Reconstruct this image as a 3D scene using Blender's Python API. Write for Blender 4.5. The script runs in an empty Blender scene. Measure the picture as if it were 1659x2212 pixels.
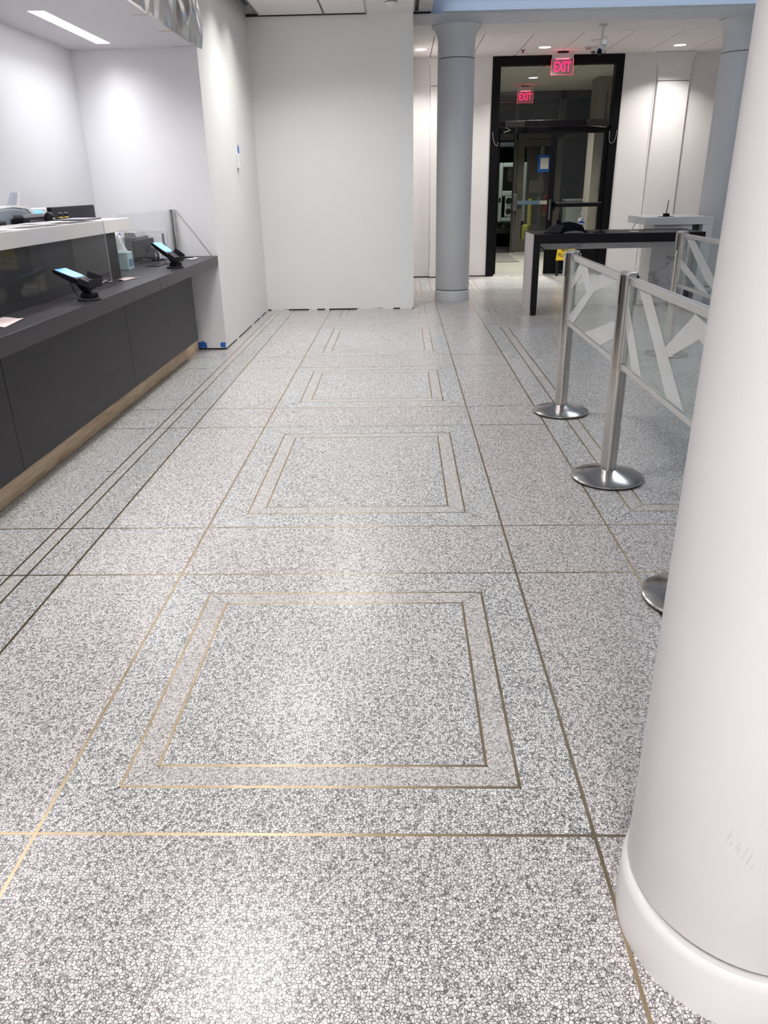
import bpy, bmesh, math, random
from mathutils import Vector, Matrix
random.seed(7)
SC = bpy.context.scene
COL = SC.collection
PI = math.pi

# ---------------------------------------------------------------- camera
def make_camera():
    W, H, F = 1659, 2212, 1610.82
    pitch, yaw, roll, hc = 0.41113, -0.02804, -0.01876, 1.39
    cp, sp, cy, sy = math.cos(pitch), math.sin(pitch), math.cos(yaw), math.sin(yaw)
    f = Vector((sy * cp, cy * cp, -sp)); r = Vector((cy, -sy, 0)); u = r.cross(f)
    cr, sr = math.cos(roll), math.sin(roll)
    r2 = cr * r + sr * u; u2 = -sr * r + cr * u
    m = Matrix((r2, u2, -f)).transposed().to_4x4()
    m.translation = Vector((0, 0, hc))
    cam = bpy.data.cameras.new('camera'); cam.sensor_fit = 'VERTICAL'
    cam.sensor_height = 24.0; cam.lens = 24.0 * F / H
    cam.clip_start = 0.05; cam.clip_end = 200
    o = bpy.data.objects.new('camera', cam); COL.objects.link(o); o.matrix_world = m
    SC.camera = o
make_camera()

# ---------------------------------------------------------------- world, exposure
wd = bpy.data.worlds.new('night'); SC.world = wd; wd.use_nodes = True
wd.node_tree.nodes['Background'].inputs[0].default_value = (0.0035, 0.0038, 0.0050, 1)
wd.node_tree.nodes['Background'].inputs[1].default_value = 1.0
vs = SC.view_settings
vs.view_transform = 'Standard'; vs.look = 'None'; vs.gamma = 1.0; vs.use_curve_mapping = False
vs.exposure = 0.22
try:
    SC.cycles.max_bounces = 8; SC.cycles.diffuse_bounces = 5; SC.cycles.glossy_bounces = 3; SC.cycles.transparent_max_bounces = 12
    SC.cycles.use_adaptive_sampling = True; SC.cycles.adaptive_threshold = 0.12
    SC.cycles.caustics_reflective = False; SC.cycles.caustics_refractive = False
    SC.cycles.sample_clamp_indirect = 6.0
except Exception:
    pass
# light strengths (watts) used by the lamp builders below
L_COR, L_HALL, L_ALCOVE, L_DOWN, L_WASH, L_VEST, L_OUT = 23.5, 11.5, 16.0, 16.0, 2.4, 52.0, 18.0
L_NEAR_FILL, L_COVE_FILL = 21.0, 5.0
C_WHITE = (1.0, 0.975, 0.955); C_BLUE = (0.80, 0.90, 1.0); C_WARM = (1.0, 0.95, 0.90)

# ---------------------------------------------------------------- materials
MATS = {}
def nodes_of(m):
    m.use_nodes = True
    nt = m.node_tree
    return nt, nt.nodes, nt.links, nt.nodes['Principled BSDF']
def mat(name, col, rough=0.5, metal=0.0, var=0.06, scale=6.0, bump=0.0, bscale=40.0, spec=0.5, emit=None, estr=0.0, coat=0.0, stretch=None):
    if name in MATS: return MATS[name]
    m = bpy.data.materials.new(name); nt, N, L, b = nodes_of(m)
    b.inputs['Roughness'].default_value = rough; b.inputs['Metallic'].default_value = metal
    b.inputs['Specular IOR Level'].default_value = spec
    b.inputs['Coat Weight'].default_value = coat
    tc = N.new('ShaderNodeTexCoord')
    src = tc.outputs['Object']
    if stretch:
        mp = N.new('ShaderNodeMapping'); mp.inputs['Scale'].default_value = stretch
        L.new(src, mp.inputs['Vector']); src = mp.outputs['Vector']
    nz = N.new('ShaderNodeTexNoise'); nz.inputs['Scale'].default_value = scale; nz.inputs['Detail'].default_value = 4
    L.new(src, nz.inputs['Vector'])
    rp = N.new('ShaderNodeValToRGB')
    c0 = [max(0, c * (1 - var)) for c in col]; c1 = [min(1, c * (1 + var)) for c in col]
    rp.color_ramp.elements[0].position = 0.3; rp.color_ramp.elements[1].position = 0.7
    rp.color_ramp.elements[0].color = (*c0, 1); rp.color_ramp.elements[1].color = (*c1, 1)
    L.new(nz.outputs['Fac'], rp.inputs['Fac']); L.new(rp.outputs['Color'], b.inputs['Base Color'])
    if bump > 0:
        n2 = N.new('ShaderNodeTexNoise'); n2.inputs['Scale'].default_value = bscale; n2.inputs['Detail'].default_value = 3
        L.new(src, n2.inputs['Vector'])
        bp = N.new('ShaderNodeBump'); bp.inputs['Strength'].default_value = bump; bp.inputs['Distance'].default_value = 0.004
        L.new(n2.outputs['Fac'], bp.inputs['Height']); L.new(bp.outputs['Normal'], b.inputs['Normal'])
    if emit:
        b.inputs['Emission Color'].default_value = (*emit, 1); b.inputs['Emission Strength'].default_value = estr
        m.cycles.emission_sampling = 'NONE'
    MATS[name] = m
    return m

def terrazzo(name, chipA, chipB, matrix, scale, edge):
    m = bpy.data.materials.new(name); nt, N, L, b = nodes_of(m)
    tc = N.new('ShaderNodeTexCoord')
    # gentle domain warp so the chips are not regular cells
    nz = N.new('ShaderNodeTexNoise'); nz.inputs['Scale'].default_value = scale * 0.45; nz.inputs['Detail'].default_value = 1
    L.new(tc.outputs['Object'], nz.inputs['Vector'])
    sub = N.new('ShaderNodeVectorMath'); sub.operation = 'SUBTRACT'; sub.inputs[1].default_value = (.5, .5, .5)
    L.new(nz.outputs['Color'], sub.inputs[0])
    sc = N.new('ShaderNodeVectorMath'); sc.operation = 'SCALE'; sc.inputs['Scale'].default_value = 0.9 / scale
    L.new(sub.outputs[0], sc.inputs[0])
    ad = N.new('ShaderNodeVectorMath'); ad.operation = 'ADD'
    L.new(tc.outputs['Object'], ad.inputs[0]); L.new(sc.outputs[0], ad.inputs[1])
    fl = N.new('ShaderNodeVectorMath'); fl.operation = 'MULTIPLY'; fl.inputs[1].default_value = (1, 1, 0)
    L.new(ad.outputs[0], fl.inputs[0])
    def vor(feature, s):
        v = N.new('ShaderNodeTexVoronoi'); v.feature = feature; v.voronoi_dimensions = '2D'
        v.inputs['Scale'].default_value = s; v.inputs['Randomness'].default_value = 1.0
        L.new(fl.outputs[0], v.inputs['Vector']); return v
    va, vb = vor('DISTANCE_TO_EDGE', scale), vor('F1', scale)
    vc, vd = vor('DISTANCE_TO_EDGE', scale * 1.9), vor('F1', scale * 1.9)
    # big chips where a random value of the cell is high, otherwise crushed small chips
    sepb = N.new('ShaderNodeSeparateColor'); L.new(vb.outputs['Color'], sepb.inputs[0])
    sepd = N.new('ShaderNodeSeparateColor'); L.new(vd.outputs['Color'], sepd.inputs[0])
    big = N.new('ShaderNodeMath'); big.operation = 'GREATER_THAN'; big.inputs[1].default_value = 0.38
    L.new(sepb.outputs[1], big.inputs[0])
    en = N.new('ShaderNodeTexNoise'); en.inputs['Scale'].default_value = scale * .8; en.inputs['Detail'].default_value = 2
    L.new(tc.outputs['Object'], en.inputs['Vector'])
    eo = N.new('ShaderNodeMapRange'); eo.inputs['From Min'].default_value = .3; eo.inputs['From Max'].default_value = .7; eo.inputs['To Min'].default_value = edge * .75; eo.inputs['To Max'].default_value = -edge * .8
    L.new(en.outputs['Fac'], eo.inputs['Value'])
    def edged(v, lo, hi):
        sm = N.new('ShaderNodeMath'); sm.operation = 'ADD'; L.new(v.outputs['Distance'], sm.inputs[0]); L.new(eo.outputs[0], sm.inputs[1])
        e_ = N.new('ShaderNodeMapRange'); e_.inputs['From Min'].default_value = edge * lo; e_.inputs['From Max'].default_value = edge * hi
        L.new(sm.outputs[0], e_.inputs['Value']); return e_
    ea, ec = edged(va, .55, 1.15), edged(vc, .7, 1.6)
    keep = N.new('ShaderNodeMath'); keep.operation = 'GREATER_THAN'; keep.inputs[1].default_value = 0.11
    L.new(sepd.outputs[2], keep.inputs[0])
    ec2 = N.new('ShaderNodeMath'); ec2.operation = 'MULTIPLY'; L.new(ec.outputs[0], ec2.inputs[0]); L.new(keep.outputs[0], ec2.inputs[1])
    small = N.new('ShaderNodeMath'); small.operation = 'MULTIPLY'; L.new(ec2.outputs[0], small.inputs[0]); L.new(ea.outputs[0], small.inputs[1])
    chip = N.new('ShaderNodeMix'); chip.data_type = 'FLOAT'
    L.new(big.outputs[0], chip.inputs[0]); L.new(small.outputs[0], chip.inputs[2]); L.new(ea.outputs[0], chip.inputs[3])
    tone = N.new('ShaderNodeMix'); tone.data_type = 'FLOAT'
    L.new(big.outputs[0], tone.inputs[0]); L.new(sepd.outputs[0], tone.inputs[2]); L.new(sepb.outputs[0], tone.inputs[3])
    cc = N.new('ShaderNodeValToRGB')
    cc.color_ramp.elements[0].color = (*chipB, 1); cc.color_ramp.elements[1].color = (*chipA, 1)
    L.new(tone.outputs[0], cc.inputs['Fac'])
    mx = N.new('ShaderNodeMix'); mx.data_type = 'RGBA'
    L.new(chip.outputs[0], mx.inputs[0]); mx.inputs[6].default_value = (*matrix, 1); L.new(cc.outputs['Color'], mx.inputs[7])
    # large soft wear variation
    wn = N.new('ShaderNodeTexNoise'); wn.inputs['Scale'].default_value = 0.9; wn.inputs['Detail'].default_value = 3
    L.new(tc.outputs['Object'], wn.inputs['Vector'])
    wr = N.new('ShaderNodeMapRange'); wr.inputs['To Min'].default_value = 0.9; wr.inputs['To Max'].default_value = 1.06
    L.new(wn.outputs['Fac'], wr.inputs['Value'])
    mu = N.new('ShaderNodeMix'); mu.data_type = 'RGBA'; mu.blend_type = 'MULTIPLY'; mu.inputs[0].default_value = 1
    L.new(mx.outputs[2], mu.inputs[6]); L.new(wr.outputs[0], mu.inputs[7])
    L.new(mu.outputs[2], b.inputs['Base Color'])
    rr = N.new('ShaderNodeMapRange'); rr.inputs['To Min'].default_value = 0.23; rr.inputs['To Max'].default_value = 0.31
    L.new(wn.outputs['Fac'], rr.inputs['Value']); L.new(rr.outputs[0], b.inputs['Roughness'])
    b.inputs['Specular IOR Level'].default_value = 0.42
    MATS[name] = m
    return m

def pane_mat(name, tint=(.93, .95, .95), haze=0.03, ior=1.5):
    m = bpy.data.materials.new(name); m.use_nodes = True
    nt = m.node_tree; N, L = nt.nodes, nt.links; N.remove(N['Principled BSDF'])
    out = N['Material Output']
    tr = N.new('ShaderNodeBsdfTransparent'); tr.inputs[0].default_value = (*tint, 1)
    gl = N.new('ShaderNodeBsdfGlossy'); gl.inputs['Roughness'].default_value = 0.02
    df = N.new('ShaderNodeBsdfDiffuse'); df.inputs[0].default_value = (.85, .87, .87, 1)
    nz = N.new('ShaderNodeTexNoise'); nz.inputs['Scale'].default_value = 3
    mr = N.new('ShaderNodeMapRange'); mr.inputs['To Min'].default_value = haze * .92; mr.inputs['To Max'].default_value = haze * 1.08
    L.new(nz.outputs['Fac'], mr.inputs['Value'])
    a = N.new('ShaderNodeMixShader'); L.new(mr.outputs[0], a.inputs[0]); L.new(tr.outputs[0], a.inputs[1]); L.new(df.outputs[0], a.inputs[2])
    fr = N.new('ShaderNodeFresnel'); fr.inputs['IOR'].default_value = ior
    ge = N.new('ShaderNodeNewGeometry'); inv = N.new('ShaderNodeMath'); inv.operation = 'SUBTRACT'; inv.inputs[0].default_value = 1.0
    L.new(ge.outputs['Backfacing'], inv.inputs[1])
    fm = N.new('ShaderNodeMath'); fm.operation = 'MULTIPLY'; L.new(fr.outputs[0], fm.inputs[0]); L.new(inv.outputs[0], fm.inputs[1])
    c = N.new('ShaderNodeMixShader'); L.new(fm.outputs[0], c.inputs[0]); L.new(a.outputs[0], c.inputs[1]); L.new(gl.outputs[0], c.inputs[2])
    L.new(c.outputs[0], out.inputs['Surface'])
    MATS[name] = m
    return m

def wood_mat(name):
    m = bpy.data.materials.new(name); nt, N, L, b = nodes_of(m)
    tc = N.new('ShaderNodeTexCoord'); mp = N.new('ShaderNodeMapping'); mp.inputs['Scale'].default_value = (6, 1.3, 16)
    L.new(tc.outputs['Object'], mp.inputs['Vector'])
    nz = N.new('ShaderNodeTexNoise'); nz.inputs['Scale'].default_value = 2.2; nz.inputs['Detail'].default_value = 6; nz.inputs['Distortion'].default_value = 1.2
    L.new(mp.outputs[0], nz.inputs['Vector'])
    rp = N.new('ShaderNodeValToRGB')
    e = rp.color_ramp.elements; e[0].position = .3; e[0].color = (.50, .33, .19, 1); e[1].position = .62; e[1].color = (.74, .58, .40, 1)
    k = e.new(.48); k.color = (.66, .49, .32, 1)
    L.new(nz.outputs['Fac'], rp.inputs['Fac'])
    vo = N.new('ShaderNodeTexVoronoi'); vo.inputs['Scale'].default_value = 1.4
    mp2 = N.new('ShaderNodeMapping'); mp2.inputs['Scale'].default_value = (1, 1.0, 2.0); L.new(tc.outputs['Object'], mp2.inputs['Vector']); L.new(mp2.outputs[0], vo.inputs['Vector'])
    kr = N.new('ShaderNodeMapRange'); kr.inputs['From Min'].default_value = .02; kr.inputs['From Max'].default_value = .05
    L.new(vo.outputs['Distance'], kr.inputs['Value'])
    mx = N.new('ShaderNodeMix'); mx.data_type = 'RGBA'; L.new(kr.outputs[0], mx.inputs[0]); mx.inputs[6].default_value = (.20, .10, .05, 1); L.new(rp.outputs['Color'], mx.inputs[7])
    L.new(mx.outputs[2], b.inputs['Base Color']); b.inputs['Roughness'].default_value = .6
    MATS[name] = m
    return m

def marble_mat(name):
    m = bpy.data.materials.new(name); nt, N, L, b = nodes_of(m)
    tc = N.new('ShaderNodeTexCoord')
    mp = N.new('ShaderNodeMapping'); mp.inputs['Rotation'].default_value = (.35, .85, .3); mp.inputs['Scale'].default_value = (1.0, 1.6, 2.6)
    L.new(tc.outputs['Object'], mp.inputs['Vector'])
    def vein(scale, dist, w0, dark):
        nz = N.new('ShaderNodeTexNoise'); nz.inputs['Scale'].default_value = scale; nz.inputs['Detail'].default_value = 3.2; nz.inputs['Roughness'].default_value = .42; nz.inputs['Distortion'].default_value = dist
        L.new(mp.outputs[0], nz.inputs['Vector'])
        ab = N.new('ShaderNodeMath'); ab.operation = 'SUBTRACT'; ab.inputs[1].default_value = .52; L.new(nz.outputs['Fac'], ab.inputs[0])
        a2 = N.new('ShaderNodeMath'); a2.operation = 'ABSOLUTE'; L.new(ab.outputs[0], a2.inputs[0])
        mr = N.new('ShaderNodeMapRange'); mr.inputs['From Max'].default_value = w0; mr.inputs['To Min'].default_value = dark; L.new(a2.outputs[0], mr.inputs['Value'])
        return mr
    v1, v2 = vein(1.3, .35, .020, .60), vein(2.6, .25, .016, .80)
    cl = N.new('ShaderNodeTexNoise'); cl.inputs['Scale'].default_value = 1.6; L.new(mp.outputs[0], cl.inputs['Vector'])
    cr = N.new('ShaderNodeMapRange'); cr.inputs['To Min'].default_value = .66; cr.inputs['To Max'].default_value = .90; L.new(cl.outputs['Fac'], cr.inputs['Value'])
    a = N.new('ShaderNodeMath'); a.operation = 'MULTIPLY'; L.new(v1.outputs[0], a.inputs[0]); L.new(v2.outputs[0], a.inputs[1])
    c = N.new('ShaderNodeMath'); c.operation = 'MULTIPLY'; L.new(a.outputs[0], c.inputs[0]); L.new(cr.outputs[0], c.inputs[1])
    L.new(c.outputs[0], b.inputs['Base Color']); b.inputs['Roughness'].default_value = .3
    MATS[name] = m
    return m

def wall_mat(name, col, rough=.55):
    return mat(name, col, rough=rough, var=.018, scale=1.3, bump=.05, bscale=90, spec=.3)

M_WALL = wall_mat('white wall paint', (.83, .83, .82))
M_WALL2 = wall_mat('cool white alcove paint', (.80, .80, .82))
M_FRONT = wall_mat('white front wall paint', (.82, .80, .80))
M_CEIL = wall_mat('ceiling drywall paint', (.80, .78, .77), .7)
M_BLUE = wall_mat('pale blue coffer paint', (.54, .61, .72), .6)
M_COLUMN = mat('white column gloss paint', (.89, .875, .872), rough=.38, var=.02, scale=3, bump=.04, bscale=25)
M_COLSHADE = mat('shaded white column paint', (.66, .68, .70), rough=.42, var=.02, scale=3, bump=.03, bscale=25)  # column white darkened to carry the dim hall's shade in its colour
M_TILE = mat('acoustic ceiling tile', (.86, .81, .80), rough=.9, var=.03, scale=40, bump=.2, bscale=160, spec=.2)
M_TBAR = mat('grey ceiling grid', (.22, .21, .21), rough=.5)
M_DARK = mat('dark void', (.03, .03, .032), rough=.9, var=.2)
M_TERR_BASE = mat('dark terrazzo matrix', (.10, .095, .095), rough=.4, var=.15, scale=60)
T_COOL = terrazzo('cool white chip terrazzo', (.91, .912, .905), (.69, .695, .69), (.155, .152, .155), 138, .118)
T_WARM = terrazzo('warm grey chip terrazzo', (.90, .86, .85), (.69, .655, .65), (.155, .142, .145), 144, .112)
T_FINE = terrazzo('fine beige chip terrazzo', (.86, .825, .81), (.66, .635, .625), (.185, .175, .17), 180, .095)
M_BRASS = mat('brass divider strip', (.47, .375, .245), rough=.34, metal=1.0, var=.16, scale=9)
M_LAM = mat('charcoal laminate', (.031, .030, .032), spec=.3, rough=.45, var=.16, scale=3, stretch=(1, .35, 5), bump=.03, bscale=120)
M_LAMTOP = mat('charcoal worktop laminate', (.034, .032, .036), spec=.4, rough=.36, var=.1, scale=3)
M_LEDGE = mat('white solid surface', (.78, .74, .73), rough=.28, var=.015, scale=3)
M_LEDGE2 = mat('cool white solid surface', (.74, .76, .79), rough=.35, var=.015, scale=3)
M_WOOD = wood_mat('raw pine board')
M_MARBLE = marble_mat('grey veined marble')
M_BLACKLAM = mat('black desk laminate', (.007, .006, .008), rough=.5, spec=.25, var=.1, scale=4)
M_DESKSIDE = mat('taupe satin laminate', (.50, .465, .465), rough=.35, var=.08, scale=5, stretch=(1, 1, .2))
M_BLACK = mat('black plastic', (.007, .007, .010), rough=.42, spec=.18, var=.15, scale=20)
M_BLACKM = mat('matt black plastic', (.013, .013, .016), rough=.6, spec=.3, var=.15, scale=20)
M_BLACKAL = mat('black anodised frame', (.0045, .004, .0055), rough=.42, spec=.15, var=.15, scale=8)
M_DGREY = mat('dark grey metal', (.10, .10, .105), rough=.4, metal=.3, var=.1)
M_STEEL = mat('brushed steel', (.62, .60, .58), rough=.24, metal=1.0, var=.06, scale=30, stretch=(12, 12, .4))
M_STEELB = mat('brushed steel dome', (.50, .49, .48), rough=.20, metal=1.0, var=.08, scale=26, stretch=(1, 1, 6))
M_ALU = mat('satin aluminium', (.68, .675, .665), rough=.34, metal=.9, var=.03, scale=20)
M_RUBBER = mat('black rubber', (.012, .012, .012), rough=.8)
M_PAPER = mat('white paper', (.88, .87, .88), rough=.8, var=.02, scale=14)
M_PINK = mat('pinkish paper', (.62, .50, .50), rough=.7, var=.08, scale=14)
M_INK = mat('grey print', (.45, .45, .47), rough=.8)
M_BLUETAPE = mat('blue masking tape', (.015, .13, .55), rough=.6, var=.12, scale=30)
M_TANTAPE = mat('tan masking tape', (.58, .50, .40), rough=.7, var=.1, scale=30)
M_PLATE = mat('white switch plastic', (.85, .85, .83), rough=.35)
M_PRINTER = mat('grey blue printer plastic', (.27, .32, .37), rough=.45)
M_PRINTW = mat('white printer plastic', (.80, .79, .80), rough=.4)
M_LILAC = mat('lilac grey plastic', (.42, .45, .52), rough=.4)
M_TEAL = mat('pale teal tissue carton', (.50, .66, .68), rough=.5, var=.15, scale=12)
M_TISSUE = mat('tissue', (.88, .88, .87), rough=.9)
M_SCREEN = mat('lit blue screen', (.10, .25, .6), rough=.2, emit=(.10, .32, .95), estr=1.0, var=.04)
M_SCREEN2 = mat('lit pale blue screen', (.15, .35, .7), rough=.2, emit=(.20, .48, .95), estr=1.05, var=.04)
M_EXIT = mat('red lit letters', (.9, .02, .08), rough=.4, emit=(1.0, .015, .12), estr=1.9, var=.02)
M_EXITEDGE = mat('red lit edge', (.9, .1, .1), rough=.4, emit=(1.0, .08, .14), estr=1.1, var=.02)
M_LAMP = mat('lamp diffuser', (1, 1, 1), rough=.5, emit=(1.0, .97, .93), estr=0.4, var=.01)
M_LAMPB = mat('linear lamp diffuser', (1, 1, 1), rough=.5, emit=(.96, .97, 1.0), estr=0.4, var=.01)
M_YELLOW = mat('yellow sign plastic', (.85, .58, .03), rough=.45, var=.05)
M_BOLLARD = mat('yellow bollard paint', (.55, .50, .03), rough=.5, var=.12)
M_VAN = mat('white van paint', (.68, .74, .68), rough=.35, var=.04)
M_VANIN = mat('van interior grey', (.10, .11, .11), rough=.6, var=.2)
M_REDLENS = mat('red tail lens', (.07, .004, .006), rough=.15, emit=(.8, .01, .02), estr=.03)
M_ASPHALT = mat('asphalt', (.03, .03, .032), rough=.9, var=.3, scale=20, bump=.4, bscale=60)
M_MATT = mat('grey entrance mat', (.13, .125, .12), rough=.95, var=.2, scale=50, bump=.4, bscale=200)
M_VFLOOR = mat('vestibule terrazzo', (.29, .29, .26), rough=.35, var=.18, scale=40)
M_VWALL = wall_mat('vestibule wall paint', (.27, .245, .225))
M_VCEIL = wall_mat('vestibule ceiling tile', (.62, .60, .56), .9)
M_NAVY = mat('navy cloth', (.003, .0035, .010), spec=.12, rough=.85, var=.25, scale=60, bump=.2, bscale=300)
M_NAVYB = mat('navy brim cloth', (.010, .011, .017), spec=.3, rough=.6, var=.2, scale=60, bump=.2, bscale=300)
M_PET = pane_mat('clear bottle plastic', (.90, .93, .95), .10)
M_WATERCAP = mat('white bottle cap', (.85, .86, .88), rough=.4)
M_BLUELABEL = mat('blue label print', (.03, .08, .40), rough=.5)
M_GLASS = pane_mat('clear glass', (.80, .84, .84), .02)
M_DGLASS = pane_mat('door glass', (.88, .90, .88), .006)
M_ACRYL = pane_mat('clear acrylic', (.96, .965, .97), .003, 1.22)
M_PANEL = pane_mat('barrier glass', (.86, .90, .89), .10, 1.5)
M_EXITPANE = pane_mat('pink lit acrylic', (.80, .58, .62), .30, 1.3)
M_FROST = pane_mat('frosted film', (.45, .47, .47), .72, 1.35)
M_LETTER = mat('red print', (.6, .02, .04), rough=.6)
M_BLACKINK = mat('black print', (.01, .01, .01), rough=.7)
M_SCUFF = mat('grey scuff', (.80, .785, .77), rough=.5)

def plastic_mat():
    m = bpy.data.materials.new('draped plastic film'); m.use_nodes = True
    nt = m.node_tree; N, L = nt.nodes, nt.links; N.remove(N['Principled BSDF'])
    tr = N.new('ShaderNodeBsdfTransparent'); tr.inputs[0].default_value = (.80, .78, .79, 1)
    gl = N.new('ShaderNodeBsdfGlossy'); gl.inputs['Roughness'].default_value = .22
    df = N.new('ShaderNodeBsdfDiffuse'); df.inputs[0].default_value = (.74, .71, .72, 1)
    tl = N.new('ShaderNodeBsdfTranslucent'); tl.inputs[0].default_value = (.74, .71, .72, 1)
    nz = N.new('ShaderNodeTexNoise'); nz.inputs['Scale'].default_value = 9; nz.inputs['Detail'].default_value = 4
    bp = N.new('ShaderNodeBump'); bp.inputs['Strength'].default_value = .10; bp.inputs['Distance'].default_value = .01
    L.new(nz.outputs['Fac'], bp.inputs['Height'])
    L.new(bp.outputs[0], gl.inputs['Normal'])
    a = N.new('ShaderNodeMixShader'); a.inputs[0].default_value = .5; L.new(df.outputs[0], a.inputs[1]); L.new(tl.outputs[0], a.inputs[2])
    mr = N.new('ShaderNodeMapRange'); mr.inputs['To Min'].default_value = .50; mr.inputs['To Max'].default_value = .76; L.new(nz.outputs['Fac'], mr.inputs['Value'])
    b = N.new('ShaderNodeMixShader'); L.new(mr.outputs[0], b.inputs[0]); L.new(tr.outputs[0], b.inputs[1]); L.new(a.outputs[0], b.inputs[2])
    fr = N.new('ShaderNodeFresnel'); fr.inputs['IOR'].default_value = 1.2; L.new(bp.outputs[0], fr.inputs['Normal'])
    c = N.new('ShaderNodeMixShader'); L.new(fr.outputs[0], c.inputs[0]); L.new(b.outputs[0], c.inputs[1]); L.new(gl.outputs[0], c.inputs[2])
    L.new(c.outputs[0], N['Material Output'].inputs['Surface'])
    return m
M_PLASTIC = plastic_mat()

# ---------------------------------------------------------------- mesh helpers
class MB:
    """collects shapes; o = origin subtracted from every vertex"""
    def __init__(s, o=(0, 0, 0)):
        s.v = []; s.f = []; s.o = Vector(o)
    def _add(s, vs_, fs):
        k = len(s.v); s.v += [Vector(p) - s.o for p in vs_]; s.f += [tuple(i + k for i in f) for f in fs]; return s
    def box(s, x0, x1, y0, y1, z0, z1, M=None):
        p = [(x, y, z) for z in (z0, z1) for y in (y0, y1) for x in (x0, x1)]
        if M: p = [M @ Vector(q) for q in p]
        return s._add(p, [(0, 2, 3, 1), (4, 5, 7, 6), (0, 1, 5, 4), (2, 6, 7, 3), (0, 4, 6, 2), (1, 3, 7, 5)])
    def prism(s, pts, d, M=None):
        """convex/concave polygon pts (3d, one plane) extruded by vector d"""
        n = len(pts); d = Vector(d); a = [Vector(p) for p in pts]
        nrm = Vector((0, 0, 0))
        for i in range(n): nrm += a[i].cross(a[(i + 1) % n])
        if nrm.dot(d) > 0: a.reverse()
        p = a + [q + d for q in a]
        if M: p = [M @ q for q in p]
        fs = [tuple(range(n)), tuple(range(2 * n - 1, n - 1, -1))]
        fs += [(i, i + n, (i + 1) % n + n, (i + 1) % n) for i in range(n)]
        return s._add(p, fs)
    def lathe(s, prof, c=(0, 0, 0), n=32, M=None, a0=0.0, a1=2 * PI):
        """prof = [(r,z)...] about z"""
        full = abs(a1 - a0 - 2 * PI) < 1e-6
        m = n if full else n + 1; vs_ = []; fs = []
        for r, z in prof:
            for i in range(m):
                t = a0 + (a1 - a0) * i / n
                vs_.append(Vector((c[0] + r * math.cos(t), c[1] + r * math.sin(t), c[2] + z)))
        for j in range(len(prof) - 1):
            for i in range(n):
                i2 = (i + 1) % m
                fs.append((j * m + i, j * m + i2, (j + 1) * m + i2, (j + 1) * m + i))
        if full and prof[0][0] > 1e-6: fs.append(tuple(range(m - 1, -1, -1)))
        if full and prof[-1][0] > 1e-6: fs.append(tuple(range((len(prof) - 1) * m, len(prof) * m)))
        if M: vs_ = [M @ q for q in vs_]
        return s._add(vs_, fs)
    def cyl(s, a, b, r, n=20, r2=None):
        a = Vector(a); b = Vector(b); q = (b - a).to_track_quat('Z', 'Y').to_matrix().to_4x4(); q.translation = a
        return s.lathe([(r, 0), (r if r2 is None else r2, (b - a).length)], n=n, M=q)
    def tube(s, pts, r, n=8):
        pts = [Vector(p) for p in pts]; k = len(pts); vs_ = []; fs = []
        up = Vector((0.13, 0.27, 1)).normalized()
        for i, p in enumerate(pts):
            t = (pts[min(i + 1, k - 1)] - pts[max(i - 1, 0)]).normalized()
            a = t.cross(up)
            if a.length < 1e-3: a = t.cross(Vector((1, 0, 0)))
            a.normalize(); b2 = t.cross(a)
            for j in range(n):
                w = 2 * PI * j / n; vs_.append(p + r * (math.cos(w) * a + math.sin(w) * b2))
        for i in range(k - 1):
            for j in range(n):
                fs.append((i * n + j, i * n + (j + 1) % n, (i + 1) * n + (j + 1) % n, (i + 1) * n + j))
        fs.append(tuple(range(n - 1, -1, -1))); fs.append(tuple(range((k - 1) * n, k * n)))
        return s._add(vs_, fs)
    def grid(s, fn, nu, nv):
        vs_ = [fn(i / nu, j / nv) for j in range(nv + 1) for i in range(nu + 1)]
        fs = [(j * (nu + 1) + i, j * (nu + 1) + i + 1, (j + 1) * (nu + 1) + i + 1, (j + 1) * (nu + 1) + i) for j in range(nv) for i in range(nu)]
        return s._add(vs_, fs)
    def mesh(s, name):
        me = bpy.data.meshes.new(name); me.from_pydata([tuple(v) for v in s.v], [], s.f); me.update()
        return me
    def build(s, name, m, parent=None, smooth=0, bevel=0, seg=2, solid=0):
        me = s.mesh(name)
        if smooth or bevel:
            bm = bmesh.new(); bm.from_mesh(me); bmesh.ops.recalc_face_normals(bm, faces=bm.faces); bm.to_mesh(me); bm.free()
        if m: me.materials.append(m)
        ob = bpy.data.objects.new(name, me); COL.objects.link(ob)
        if parent: ob.parent = parent
        if smooth:
            for p in me.polygons: p.use_smooth = True
            me.set_sharp_from_angle(angle=math.radians(smooth))
        if solid:
            md = ob.modifiers.new('thickness', 'SOLIDIFY'); md.thickness = solid; md.offset = 0
        if bevel:
            md = ob.modifiers.new('bevel', 'BEVEL'); md.width = bevel; md.segments = seg; md.limit_method = 'ANGLE'; md.angle_limit = math.radians(40)
        return ob

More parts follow.
